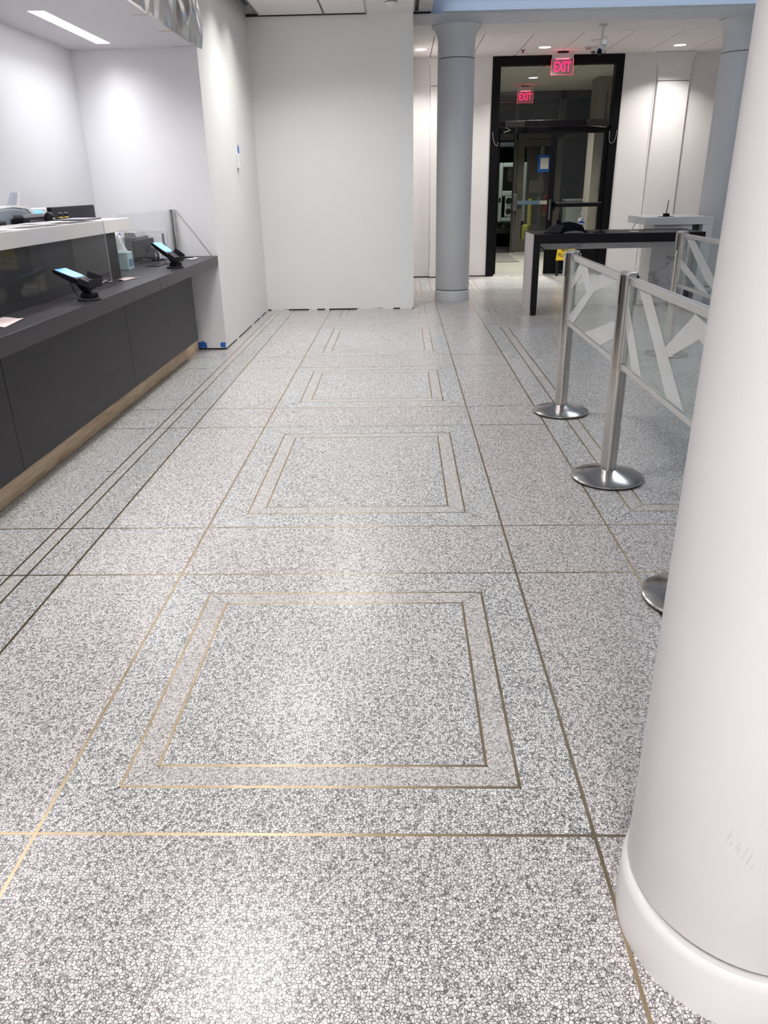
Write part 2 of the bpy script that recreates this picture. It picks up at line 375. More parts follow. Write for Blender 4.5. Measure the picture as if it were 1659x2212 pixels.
def tag(o, label, cat, group=None):
    o['label'] = label; o['category'] = cat
    if group: o['group'] = group
    return o
def thing(name, label, cat, loc=(0, 0, 0), rz=0, group=None):
    o = bpy.data.objects.new(name, None); COL.objects.link(o); o.empty_display_size = .1
    o.location = loc; o.rotation_euler = (0, 0, rz)
    return tag(o, label, cat, group)
def struct(name, mb, m, parent=None, **k):
    o = mb.build(name, m, parent, **k)
    if not parent: o['kind'] = 'structure'
    return o
def bx(*a, o=(0, 0, 0)):
    return MB(o).box(*a)
def text_mesh(s, size, depth, M):
    cu = bpy.data.curves.new('t', 'FONT'); cu.body = s; cu.size = size; cu.extrude = depth
    cu.offset = size * .016; cu.space_character = 1.06; cu.align_x = 'CENTER'; cu.align_y = 'CENTER'; cu.resolution_u = 3
    ob = bpy.data.objects.new('t', cu); COL.objects.link(ob)
    me = bpy.data.meshes.new_from_object(ob.evaluated_get(bpy.context.evaluated_depsgraph_get()))
    COL.objects.unlink(ob); bpy.data.objects.remove(ob)
    me.transform(M); return me
def text_obj(name, s, size, depth, M, m, parent):
    me = text_mesh(s, size, depth, M); me.name = name; me.materials.clear(); me.materials.append(m)
    o = bpy.data.objects.new(name, me); COL.objects.link(o); o.parent = parent
    return o
def area_light(name, loc, sx, sy, watts, col, parent=None, spread=180, shape='RECTANGLE', rot=(0, 0, 0)):
    l = bpy.data.lights.new(name, 'AREA'); l.shape = shape; l.size = sx
    if shape in ('RECTANGLE', 'ELLIPSE'): l.size_y = sy
    l.energy = watts; l.color = col; l.spread = math.radians(spread)
    o = bpy.data.objects.new(name, l); COL.objects.link(o); o.location = loc; o.rotation_euler = rot
    if parent: o.parent = parent
    return o
def inset_poly(pts, d):
    """inset a convex ccw polygon; d = number or per-edge list"""
    n = len(pts); out = []
    if not isinstance(d, (list, tuple)): d = [d] * n
    lines = []
    for i in range(n):
        a, b = Vector(pts[i]), Vector(pts[(i + 1) % n]); t = (b - a).normalized(); nr = Vector((-t.y, t.x))
        lines.append((a + nr * d[i], t))
    for i in range(n):
        p, t = lines[i - 1]; q, u = lines[i]
        den = t.x * u.y - t.y * u.x
        k = ((q.x - p.x) * u.y - (q.y - p.y) * u.x) / den
        out.append((p.x + t.x * k, p.y + t.y * k))
    return out

# ================================================================ SETTING: floor
XL, XR, XM1, XM2, XM3, XN1 = -.877, .439, -1.334, -1.496, -1.562, .900
A_, B_ = .151, .2275
YS = [-2.98, .80, 1.297, 2.584, 3.026, 4.554, 4.994, 6.261, 6.714, 8.278, 8.747, 10.10, 10.50, 12.65, 12.92]
ROWS = [(1.297, 2.584), (3.026, 4.554), (4.994, 6.261), (6.714, 8.278), (8.747, 10.10), (10.50, 12.65)]
floor = struct('floor', bx(-2.75, 6.6, -3.0, 12.93, -.12, -.012), M_TERR_BASE)
SW = .0042
def piece(pts, m, gap=SW):
    q = inset_poly(pts, gap)
    MB().prism([(x, y, -.012) for x, y in q], (0, 0, .012)).build('terrazzo_panel', m, floor)
def rect_piece(x0, x1, y0, y1, m, gap=SW):
    piece([(x0, y0), (x1, y0), (x1, y1), (x0, y1)], m, gap)
def strip(x0, y0, x1, y1, w=.0090):
    h = w / 2
    if abs(x1 - x0) < 1e-6: b = bx(x0 - h, x0 + h, y0, y1, -.011, .0003)
    else: b = bx(x0, x1, y0 - h, y0 + h, -.011, .0001)
    b.build('brass_strip', M_BRASS, floor)
def framed(x0, x1, y0, y1):
    def ring(a, b, m, g):
        o_ = [(x0 + a, y0 + a), (x1 - a, y0 + a), (x1 - a, y1 - a), (x0 + a, y1 - a)]
        i_ = [(x0 + b, y0 + b), (x1 - b, y0 + b), (x1 - b, y1 - b), (x0 + b, y1 - b)]
        for k in range(4):
            piece([o_[k], o_[(k + 1) % 4], i_[(k + 1) % 4], i_[k]], m, [SW, g, SW, g])
    ring(0, A_, T_COOL, .0011); ring(A_, B_, T_FINE, .0011)
    rect_piece(x0 + B_, x1 - B_, y0 + B_, y1 - B_, T_COOL)
    for a in (A_, B_):
        strip(x0 + a, y0 + a, x1 - a, y0 + a, .0082); strip(x0 + a, y1 - a, x1 - a, y1 - a, .0082)
        strip(x0 + a, y0 + a, x0 + a, y1 - a, .0082); strip(x1 - a, y0 + a, x1 - a, y1 - a, .0082)
for y0, y1 in zip(YS[:-1], YS[1:]):
    row = (y0, y1) in ROWS
    if row: framed(XL, XR, y0, y1)
    else: rect_piece(XL, XR, y0, y1, T_WARM)
    rect_piece(XM1, XL, y0, y1, T_WARM); rect_piece(XR, XN1, y0, y1, T_WARM)
    rect_piece(XM2, XM1, y0, y1, T_COOL); rect_piece(XM3, XM2, y0, y1, T_FINE)
    rect_piece(-2.70, XM3, y0, y1, T_COOL if y1 < 7.5 else T_WARM)
XE = 6.5
for y0, y1, fr in [(-2.98, 2.584, 1), (2.584, 3.026, 0), (3.026, 8.278, 1), (8.278, 8.747, 0), (8.747, 10.10, 1), (10.10, 10.50, 0), (10.50, 12.65, 1), (12.65, 12.92, 0)]:
    if fr: framed(XN1, XE, y0, y1)
    else: rect_piece(XN1, XE, y0, y1, T_WARM)
for x in (XL, XR, XM1, XN1): strip(x, -2.98, x, 12.92)
for x in (XM2, XM3): strip(x, -2.98, x, 12.92, .0084)
for y in YS[1:-1]: strip(XM1 if y < 3.2 and False else -2.70, y, XN1, y, .0084)
for y in (2.584, 3.026, 8.278, 8.747, 10.10, 10.50, 12.65): strip(XN1, y, XE, y, .0084)
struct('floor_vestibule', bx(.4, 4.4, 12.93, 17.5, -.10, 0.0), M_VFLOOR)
struct('floor_outside', bx(-6, 12, 17.5, 40, -.20, -.02), M_ASPHALT)

# ================================================================ SETTING: walls and ceilings
GAP = .016
ZC, ZA, ZF = 3.10, 2.46, 3.143
wl = struct('wall_left', bx(-1.80, -1.66, 7.075, 9.48, GAP, ZC + .21), M_WALL)
struct('wall_alcove_end', bx(-2.70, -1.8005, 7.075, 7.20, GAP, ZC).box(-1.8005, -1.662, 7.0735, 7.0749, GAP, ZA), M_WALL2)
struct('wall_alcove_left', bx(-2.82, -2.70, -3.0, 7.20, 0, ZC), M_WALL2)
struct('wall_back', bx(-1.80, .148, 9.48, 9.62, GAP, ZC + .21), M_WALL)
struct('wall_return', bx(.02, .148, 9.62, 12.93, GAP, 3.30), M_FRONT)
struct('wall_front_left', bx(.148, 1.39, 12.93, 13.08, GAP, ZF), M_FRONT)
struct('wall_front_right', bx(3.345, 6.6, 12.93, 13.08, GAP, ZF), M_FRONT)
struct('wall_right', bx(6.6, 6.72, -3.0, 13.08, 0, 3.95), M_WALL)
struct('wall_rear', bx(-2.82, 6.72, -3.12, -3.0, 0, 3.95), M_WALL)
# dark joints left under the walls where the baseboard was taken off
struct('baseboard_gap_left', bx(-1.79, -1.672, 7.10, 9.47, .0005, GAP), M_DARK)
struct('baseboard_gap_back', bx(-1.79, .14, 9.492, 9.60, .0005, GAP), M_DARK)
struct('baseboard_gap_alcove', bx(-2.69, -1.68, 7.088, 7.19, .0005, GAP), M_DARK)
struct('baseboard_gap_front', bx(.16, 1.385, 12.942, 13.07, .0005, GAP).box(3.35, 6.5, 12.942, 13.07, .0005, GAP), M_DARK)
rng = random.Random(3)
# torn plaster crumbs left along the bottom edge of the walls
def crumbs(parent, pts):
    for (x, y, dx, dy, L_) in pts:
        w = MB()
        a = Vector((x, y, .001)); n = 6; P = []
        for i in range(n + 1):
            t = i / n; h = .006 + rng.random() * .010
            P.append((x + dx * L_ * t, y + dy * L_ * t, h))
        for i in range(n):
            q0, q1 = P[i], P[i + 1]
            w.prism([(q0[0], q0[1], .0005), (q1[0], q1[1], .0005), (q1[0], q1[1], q1[2] + .004), (q0[0], q0[1], q0[2] + .004)], (abs(dy) * .004, -abs(dx) * .004, 0))
        w.build('plaster_edge', M_PLATE, parent)
crumbs(bpy.data.objects['wall_back'], [(-1.62, 9.479, 1, 0, .22), (-1.15, 9.479, 1, 0, .10), (-.95, 9.479, 1, 0, .05), (-.55, 9.479, 1, 0, .45), (-.02, 9.479, 1, 0, .15)])
crumbs(wl, [(-1.659, 7.55, 0, 1, .08), (-1.659, 8.35, 0, 1, .12), (-1.659, 8.9, 0, 1, .06), (-1.659, 9.3, 0, 1, .15)])

# alcove ceiling with a cut-out for its linear lamp
lx0, lx1, ly0, ly1 = -2.385, -2.268, 5.605, 6.80
LX = [(5.605, 6.80), (2.6, 3.795)]
ca = MB()
ca.box(-2.70, lx0, -3.0, 7.075, ZA, ZA + .05).box(lx1, -1.662, -3.0, 7.075, ZA, ZA + .05)
yy = -3.0
for a, b in sorted(LX):
    ca.box(lx0, lx1, yy, a, ZA, ZA + .05); yy = b
ca.box(lx0, lx1, yy, 7.075, ZA, ZA + .05)
struct('ceiling_alcove', ca, wall_mat('alcove ceiling paint', (.72, .69, .71), .7))
struct('wall_bulkhead', bx(-1.80, -1.675, -3.0, 7.07, ZA + .051, ZC), mat('pinkish bulkhead board', (.42, .30, .31), rough=.8, var=.25, scale=5))

# corridor ceiling: drywall soffit, tile field near the back wall, dark slot by the left wall
cc_ = MB()
cc_.box(-.345, .148, 8.0, 9.48, ZC, ZC + .1)
cc_.box(-1.80, .36, -3.0, 8.0, ZC, ZC + .1)
ceil = struct('ceiling_corridor', cc_, M_CEIL)
struct('ceiling_slot', bx(-1.659, -.346, 8.0, 9.479, ZC + .16, ZC + .22), M_DARK)
for (x0, x1) in ((-1.505, -.823), (-.803, -.362)):
    for (y0, y1) in ((8.06, 8.70), (8.72, 9.462)):
        bx(x0, x1, y0, y1, ZC + .004, ZC + .022).build('ceiling_tile', M_TILE, ceil, bevel=.002)
for x in (-1.512, -.813, -.353):
    bx(x - .007, x + .007, 8.0, 9.475, ZC - .001, ZC + .024).build('grid_bar', M_ALU if x > -.4 else M_TBAR, ceil)
bx(-1.655, -.36, 9.463, 9.478, ZC - .006, ZC + .018).build('wall_angle', M_DARK, ceil)
bx(-1.657, -1.52, 8.0, 9.46, ZC + .10, ZC + .12).build('wall_angle', M_DGREY, ceil)
# step of drywall right of the back wall block, with a black linear slot
struct('ceiling_step', bx(.148, .372, 8.0, 10.17, 3.23, 3.33), M_CEIL)
struct('trim_soffit_edge', bx(.361, .372, -3.0, 8.0, ZC, 3.33), M_CEIL)
bx(.176, .216, 8.6, 10.10, 3.224, 3.2295).build('slot_diffuser', M_BLACKM, bpy.data.objects['ceiling_step'])
# beam along the columns
bm_ = MB().box(.148, 6.6, 10.17, 10.83, 3.095, 3.19)
struct('trim_beam', bm_, M_CEIL)
bull = MB()
prof = [(10.17, 3.19)] + [(10.195 - .025 * math.cos(t), 3.195 + .02 * math.sin(t)) for t in [i * PI / 2 / 6 for i in range(7)]] + [(10.42, 3.215), (10.42, 3.19)]
bull.prism([(.148, y, z) for y, z in prof], (6.45, 0, 0))
struct('trim_beam_lip', bull, M_CEIL, smooth=50)
struct('wall_coffer_far', bx(.372, 6.6, 10.42, 10.52, 3.215, 3.95), M_BLUE)
struct('wall_coffer_left', bx(.25, .372, -3.0, 10.42, 3.335, 3.95), M_BLUE)
struct('ceiling_hall', bx(.372, 6.6, -3.0, 10.42, 3.95, 4.05), wall_mat('hall ceiling paint', (.70, .76, .86), .7))
# front zone: tile ceiling
cf = struct('ceiling_front', bx(.148, 6.6, 10.83, 12.93, ZF + .03, ZF + .10), M_TBAR)
TX = [.148, .45, 1.083, 1.716, 2.349, 2.982, 3.615, 4.248, 4.88, 5.51, 6.14, 6.6]
TY = [10.83, 11.37, 11.92, 12.46, 12.93]
for x0, x1 in zip(TX[:-1], TX[1:]):
    for j, (y0, y1) in enumerate(zip(TY[:-1], TY[1:])):
        g = .0065
        MB().box(x0 + g, x1 - g, y0 + .0012, y1 - .0012, ZF, ZF + .030).build('ceiling_tile', M_TILE, cf, bevel=.0012)
# pilasters on the front wall
def pilaster(name, xc):
    hw = .235
    t = MB()
    pts = [(-hw, GAP), (hw, GAP), (hw, 2.767), (hw, 2.77)]
    body = MB().box(xc - hw, xc + hw, 12.855, 12.93, GAP, 2.762)
    o = struct(name, body, M_FRONT, bevel=.004)
    cap = []
    for i in range(9):
        s_ = i / 8; z = 2.95 + .19 * s_; cap.append((hw + .075 * (s_ ** 2.2), z))
    pr = [(-hw, 2.774), (hw, 2.774)] + [(w, z) for w, z in cap] + [(-w, z) for w, z in reversed(cap)]
    MB().prism([(xc + a, 12.855, b) for a, b in pr], (0, .075, 0)).build('capital', M_FRONT, o)
    MB().box(xc - hw + .008, xc + hw - .008, 12.865, 12.93, 2.762, 2.774).build('reveal', M_TBAR, o)
    MB().box(xc - hw - .03, xc - hw - .012, 12.915, 12.93, GAP, 2.95).build('side_bead', M_FRONT, o, bevel=.003)
    MB().box(xc + hw + .012, xc + hw + .03, 12.915, 12.93, GAP, 2.95).build('side_bead', M_FRONT, o, bevel=.003)
    MB().box(xc - hw - .008, xc + hw + .008, 12.845, 12.93, GAP, .14).build('plinth', M_FRONT, o, bevel=.004)
pilaster('trim_pilaster_right', 4.085); pilaster('trim_pilaster_left', .70)
# vestibule shell
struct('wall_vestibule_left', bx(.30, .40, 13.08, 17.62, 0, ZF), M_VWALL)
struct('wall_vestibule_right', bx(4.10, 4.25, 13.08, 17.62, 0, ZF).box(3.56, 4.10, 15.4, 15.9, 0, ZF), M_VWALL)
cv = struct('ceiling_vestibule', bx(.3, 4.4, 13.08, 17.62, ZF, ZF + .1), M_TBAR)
for i in range(6):
    for j in range(7):
        x0, y0 = .45 + .633 * i, 13.10 + .63 * j
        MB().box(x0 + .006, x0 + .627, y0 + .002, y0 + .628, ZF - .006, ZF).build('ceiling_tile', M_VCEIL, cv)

# ================================================================ COLUMNS
def column(name, label, cx, cy, ztop, m, cap=True):
    t = thing(name, label, 'column', (cx, cy, 0))
    r = .2195
    MB().lathe([(.2275, 0), (.2285, .01), (.2285, .112), (.2265, .124), (.2205, .131), (.205, .133), (.205, .134)], n=64).build('plinth', m, t, smooth=35)
    MB().lathe([(.2085, .133), (.2085, .147)], n=64).build('joint', M_TBAR, t, smooth=35)
    MB().lathe([(.2085, .1465), (r - .002, .147), (r, .151), (r, 2.745), (r - .003, 2.75), (.2085, 2.7505)], n=72).build('shaft', m, t, smooth=35)
    MB().lathe([(.2095, 2.7505), (.2095, 2.7605)], n=64).build('joint', M_TBAR, t, smooth=35)
    pr = [(.2085, 2.7605), (r - .003, 2.761), (r, 2.765), (r, 2.93)]
    for i in range(1, 10):
        s = i / 9; pr.append((r + .072 * s ** 2.3, 2.93 + (ztop - .012 - 2.93) * s))
    pr.append((.286, ztop - .004)); pr.append((.27, ztop))
    MB().lathe(pr, n=64).build('capital', m, t, smooth=35)
    return t
c1 = column('round_column', 'big white round column close by at the right edge of the photo', .664, 1.073, 3.09, M_COLUMN)
column('round_column', 'shaded white round column standing free between back wall and entrance door', .668, 10.25, 3.093, M_COLSHADE)
column('round_column', 'shaded white round column behind the marble desk, partly hidden by the near column', 4.00, 10.25, 3.093, M_COLSHADE)
# scuff marks near the foot of the near column
rs_ = random.Random(11)
for i in range(7):
    a = math.radians(229 + i * 1.7 + rs_.random()); rr = .2192; z = .405 - i * .006 + rs_.random() * .006; n = 3 + int(rs_.random() * 4)
    P = [(rr * math.cos(a + k * .005), rr * math.sin(a + k * .005), z + k * .0055 * (1 + .3 * rs_.random())) for k in range(n)]
    MB().tube(P, .0009 + .0004 * rs_.random(), 6).build('scuff_mark', M_SCUFF, c1, smooth=60)

# ================================================================ LAMPS
def linear_lamp(y0, y1, label):
    t = thing('linear_ceiling_lamp', label, 'lamp', (-2.3265, (y0 + y1) / 2, ZA))
    o = (-2.3265, (y0 + y1) / 2, ZA); h = .045
    MB(o).box(lx0, lx0 + .004, y0, y1, ZA, ZA + h).box(lx1 - .004, lx1, y0, y1, ZA, ZA + h).box(lx0, lx1, y0, y0 + .004, ZA, ZA + h).box(lx0, lx1, y1 - .004, y1, ZA, ZA + h).build('housing', M_PLATE, t)
    MB(o).box(lx0 + .004, lx1 - .004, y0 + .004, y1 - .004, ZA + h - .004, ZA + h).build('diffuser', M_LAMPB, t)
    MB(o).box(lx0 + .030, lx0 + .034, y0 + .004, y1 - .004, ZA + .004, ZA + h - .006).build('louver_bar', M_DGREY, t)
    MB(o).box(lx0 + .03, lx1 - .004, y1 - .11, y1 - .106, ZA + .004, ZA + h - .006).build('louver_bar', M_TANTAPE, t)
    area_light('lamp_light', (0, 0, h - .006), lx1 - lx0 - .012, y1 - y0 - .012, L_ALCOVE, (.97, .97, 1.0), t, 150)
linear_lamp(*LX[0], 'long slot lamp glowing in the alcove ceiling above the counter')
linear_lamp(*LX[1], 'second long slot lamp added along the alcove ceiling to light the counter, out of view')  # unseen extra lamp added to light the counter

def downlight(x, y, z, label, watts, col, group=None, r=.085, spread=120):
    t = thing('recessed_downlight', label, 'lamp', (x, y, z), 0, group)
    MB().lathe([(r, -.001), (r + .014, -.004), (r + .016, -.001), (r + .016, .0)], n=36).build('trim_ring', M_ALU, t, smooth=40)
    MB().lathe([(0, -.0025), (r, -.0025)], n=36).build('lens', M_LAMP, t)
    area_light('lamp_light', (0, 0, -.006), 2 * r * .9, 0, watts, col, t, spread, 'DISK')
downlight(.30, 12.151, ZF, 'round downlight half hidden behind the corner of the back wall', L_DOWN, C_WARM)
downlight(2.032, 12.215, ZF, 'round downlight in the tile ceiling left of the exit sign', L_DOWN, C_WARM)
downlight(3.931, 12.287, ZF, 'round downlight in the tile ceiling in front of the white pilaster', L_DOWN, C_WARM)
downlight(2.39, 15.416, ZF - .006, 'round downlight seen through the transom above the far exit sign', L_VEST, (1, .96, .85))
downlight(2.30, 13.80, ZF - .006, 'round downlight seen through the transom just left of the near exit sign', L_VEST, (1, .96, .85))
downlight(-1.28, 7.78, ZC, 'wall-washing downlight over the white wall corner, above the frame', L_WASH, (1, .98, .93), spread=110)
downlight(-1.28, 8.40, ZC + .0, 'wall-washing downlight near the back wall, above the frame', L_WASH, (1, .98, .93), spread=110)

def troffer(x, y, label, watts, col, sx=.6, sy=1.2, z=ZC, spread=170):
    t = thing('ceiling_troffer', label, 'lamp', (x, y, z))
    MB().box(-sx / 2 - .02, sx / 2 + .02, -sy / 2 - .02, sy / 2 + .02, -.006, 0).build('frame', M_PLATE, t)
    MB().box(-sx / 2, sx / 2, -sy / 2, sy / 2, -.010, -.006).build('diffuser', M_LAMP, t)
    area_light('lamp_light', (0, 0, -.014), sx * .95, sy * .95, watts, col, t, spread)
for i, y in enumerate((3.0, 5.45, 7.75)):
    troffer((-1.0, -.95, -.62)[i], y, 'square corridor light panel above the frame, %s from the back wall' % ('third', 'second', 'first')[i], L_COR, C_WHITE, .6, .6, spread=(122, 125, 142)[i])
troffer(-.25, -.10, 'unseen square light panel added right above the camera', L_NEAR_FILL, C_WHITE, .6, .6)  # unseen fill panel added to brighten the near column
troffer(-.25, -2.1, 'unseen square light panel added behind the camera', L_NEAR_FILL * 4.2, C_WHITE, .6, .6)  # stronger unseen fill added behind the camera for the same column
for i, (x, y) in enumerate(((3.2, .5), (3.0, 6.9))):
    troffer(x, y, 'large cool light panel in the hall ceiling, %s one' % ('nearer', 'farther')[i], L_HALL * (.35, 1.9)[i], C_BLUE, 1.2, 2.4, 3.95)

t = thing('added_strip_lamp', 'unseen strip lamp added on the beam to brighten the blue coffer face', 'lamp', (3.4, 10.28, 3.2155))  # unseen strip light added on the beam to brighten the blue face
MB().box(-2.9, 2.9, -.025, .025, 0, .03).build('housing', M_PLATE, t)
MB().box(-2.88, 2.88, -.018, .018, .0302, .034).build('diffuser', mat('added strip diffuser', (.8, .9, 1), rough=.5, emit=(.75, .86, 1), estr=0.3, var=.01), t)
area_light('lamp_light', (0, 0, .036), 5.7, .03, L_COVE_FILL, (.78, .88, 1.0), t, 180, rot=(PI - .5, 0, 0))

# ================================================================ ENTRANCE DOOR
YD = 12.93
d1 = struct('door_1', MB().box(1.39, 1.515, YD - .02, YD + .13, 0, 3.135).box(3.225, 3.345, YD - .02, YD + .13, 0, 3.135).box(1.515, 3.225, YD - .02, YD + .13, 3.02, 3.135).box(1.515, 3.225, YD - .02, YD + .13, 2.20, 2.285), M_BLACKAL, bevel=.004)
bx(1.515, 3.225, YD + .05, YD + .058, 2.285, 3.02).build('transom_pane', M_DGLASS, d1)
bx(1.515, 3.225, YD - .01, YD + .13, 0, .012).build('threshold', M_ALU, d1)
# right leaf, closed
lf = MB().box(2.345, 2.435, YD + .03, YD + .075, .02, 2.19).box(3.155, 3.222, YD + .03, YD + .075, .02, 2.19).box(2.435, 3.155, YD + .03, YD + .075, 2.10, 2.19).box(2.435, 3.155, YD + .03, YD + .075, .02, .40).build('door_leaf', M_BLACKAL, d1, bevel=.003)
bx(2.435, 3.155, YD + .048, YD + .056, .40, 2.10).build('pane', M_DGLASS, lf)
MB().box(2.40, 3.19, YD - .03, YD + .0, 1.045, 1.10).box(2.40, 2.46, YD - .03, YD + .03, 1.0, 1.13).build('push_bar', M_BLACKAL, lf, bevel=.004)
bx(2.40, 3.19, YD - .03, YD - .002, 1.1005, 1.112).build('push_bar_cap', M_DGREY, lf)
bx(2.365, 2.395, YD + .0, YD + .029, .86, 1.16).build('lock_case', M_DGREY, lf, bevel=.004)
bx(2.56, 2.86, YD + .026, YD + .0295, .055, .06).build('kick_line', M_DGREY, lf)
# left leaf, swung open outwards
lo = MB().box(1.52, 1.565, YD + .13, YD + .22, .02, 2.19).box(1.52, 1.565, YD + .88, YD + .95, .02, 2.19).box(1.52, 1.565, YD + .22, YD + .88, 2.10, 2.19).box(1.52, 1.565, YD + .22, YD + .88, .02, .40).build('door_leaf', M_BLACKAL, d1, bevel=.003)
bx(1.538, 1.546, YD + .22, YD + .88, .40, 2.10).build('pane', M_DGLASS, lo)
for x0, x1 in ((1.60, 1.90), (2.85, 3.18)):
    bx(x0, x1, YD - .085, YD - .021, 2.195, 2.275).build('door_closer', mat('dark closer cover', (.016, .016, .017), rough=.55, spec=.2), d1, bevel=.006)
MB().tube([(2.95, YD - .05, 2.192), (3.10, YD - .04, 2.175), (3.16, YD - .03, 2.172)], .006).build('closer_arm', M_ALU, d1)
MB().tube([(1.62, YD - .05, 2.192), (1.70, YD - .03, 2.16), (1.60, YD + .02, 2.13)], .006).build('closer_arm', M_ALU, d1)
def loop(pts):
    MB().tube(pts, .0045, 6).build('door_cord', M_ALU, d1, smooth=60)
loop([(1.425, YD - .026, 2.13), (1.428, YD - .03, 2.07), (1.445, YD - .035, 2.0), (1.47, YD - .035, 1.955), (1.497, YD - .03, 1.94), (1.508, YD - .028, 1.955), (1.510, YD - .026, 1.99)])
loop([(3.215, YD - .02, 2.12), (3.213, YD - .03, 2.03), (3.225, YD - .03, 1.965), (3.255, YD - .03, 1.945), (3.29, YD - .03, 1.965), (3.315, YD - .03, 2.03), (3.325, YD - .026, 2.13)])

# ---- outer storefront at the far end of the vestibule
YO = 17.5
d2 = MB()
for x0, x1 in ((.42, .50), (1.72, 1.80), (2.40, 2.47), (3.30, 3.42), (3.98, 4.09)): d2.box(x0, x1, YO, YO + .10, 0, ZF)
d2.box(.42, 4.09, YO, YO + .10, 3.0, ZF - .01).box(.5, 4.0, YO, YO + .10, 2.25, 2.36).box(3.42, 3.98, YO, YO + .1, 0, .20).box(.5, 1.72, YO, YO + .1, 0, .2)
M_GREYAL = mat('dark bronze storefront', (.065, .061, .055), rough=.4, var=.1)
door2 = struct('door_2', d2, M_GREYAL)
for x0, x1, z0, z1 in ((.5, 1.72, .2, 2.25), (3.42, 3.98, .2, 2.25), (.5, 1.72, 2.36, 3.0), (1.8, 2.40, 2.36, 3.0), (2.47, 3.30, 2.36, 3.0), (3.42, 3.98, 2.36, 3.0)):
    bx(x0, x1, YO + .04, YO + .048, z0, z1).build('pane', M_DGLASS, door2)
l2 = MB().box(2.475, 2.62, YO - .01, YO + .04, .02, 2.24).box(3.18, 3.295, YO - .01, YO + .04, .02, 2.24).box(2.62, 3.18, YO - .01, YO + .04, 2.12, 2.24).box(2.62, 3.18, YO - .01, YO + .04, .02, .28).build('door_leaf', M_GREYAL, door2, bevel=.004)
bx(2.62, 3.18, YO + .012, YO + .02, .28, 2.12).build('pane', M_DGLASS, l2)
MB().box(2.44, 3.20, YO - .09, YO - .03, .985, 1.065).build('push_bar', mat('blue film push bar', (.10, .17, .24), rough=.35), l2, bevel=.005)
bx(2.98, 3.20, YO - .094, YO - .0905, .99, 1.06).build('bar_plate', mat('beige bar plate', (.45, .42, .36), rough=.4), l2)
MB().cyl((2.455, YO - .05, .05), (2.40, YO - .05, 2.95), .022, 12).build('vertical_rod', M_DGREY, l2, smooth=40)
bx(2.40, 2.50, YO - .10, YO - .02, .86, 1.20).build('lock_case', M_DGREY, l2, bevel=.01)
bx(2.40, 4.0, YO - .02, YO + .1, 0, .012).build('threshold', M_ALU, door2)
# paper taped to the outer glass with blue tape
pp = thing('taped_notice', 'white notice edged with blue tape on the far glass door', 'notice', (3.04, YO - .013, 1.62))
o = (3.04, YO - .013, 1.62)
bx(2.955, 3.135, YO - .016, YO - .0145, 1.675, 1.90, o=o).build('sheet', M_PAPER, pp)
MB(o).box(2.905, 2.958, YO - .018, YO - .0162, 1.62, 1.945).box(3.132, 3.178, YO - .018, YO - .0162, 1.62, 1.945).box(2.958, 3.132, YO - .018, YO - .0162, 1.62, 1.68).box(2.958, 3.132, YO - .018, YO - .0162, 1.895, 1.945).build('blue_tape', M_BLUETAPE, pp)
tag(bx(2.74, 3.06, YO - .016, YO - .0125, 1.22, 1.46).build('glass_placard', mat('brown grey placard', (.06, .055, .05), rough=.5)), 'dull brown placard stuck low on the far glass door', 'sign')
tag(bx(1.0, 2.30, 15.33, 17.2, .0005, .012).build('entrance_mat', M_MATT), 'dark grey entrance mat on the vestibule floor', 'mat')
tag(MB().box(3.70, 3.75, 15.345, 15.399, 1.25, 1.36).box(3.715, 3.735, 15.36, 15.399, .3, 2.9).build('wall_conduit', M_DGREY, bevel=.004), 'grey conduit and box on the vestibule side wall', 'conduit')
tag(MB().box(3.46, 3.95, 16.9, 17.3, 0, 1.05).box(3.44, 3.97, 16.88, 17.32, 1.05, 1.09).build('vestibule_cabinet', mat('grey green cabinet', (.22, .24, .235), rough=.5), bevel=.006), 'grey cabinet standing in the vestibule behind the closed door leaf', 'cabinet')

# ---- exit signs
def exit_sign(x, y, zt, label, w, letter):
    t = thing('exit_sign', label, 'exit sign', (x, y, zt))
    bx(-.075, .075, -.04, .04, -.022, 0).build('canopy', M_BLACK, t, bevel=.004)
    bx(-w / 2 * .98, w / 2 * .98, -.018, .018, -.095, -.0225).build('housing', M_ALU, t, bevel=.003)
    h = .20
    bx(-w / 2, w / 2, -.005, .005, -.095 - h, -.0955).build('acrylic_panel', M_EXITPANE, t)
    MB().box(-w / 2, w / 2, -.006, .006, -.099 - h, -.0955 - h).box(-w / 2 - .004, -w / 2, -.006, .006, -.099 - h, -.0955).box(w / 2, w / 2 + .004, -.006, .006, -.099 - h, -.0955).build('lit_edge', M_EXITEDGE, t)
    M = Matrix.Translation((0, -.0075, -.095 - h / 2 - .005)) @ Matrix.Rotation(PI / 2, 4, 'X') @ Matrix.Diagonal((.83, 1.28, 1, 1))
    text_obj('lettering', 'EXIT', letter, .001, M, M_EXIT, t)
    area_light('glow', (0, 0, -.10), .2, .05, .6, (1, .05, .12), t, 180, rot=(PI, 0, 0))
exit_sign(2.365, 12.60, ZF, 'near red EXIT sign hanging in front of the door transom', .315, .138)
exit_sign(2.43, 16.55, ZF - .006, 'far red EXIT sign hanging inside the vestibule', .30, .138)

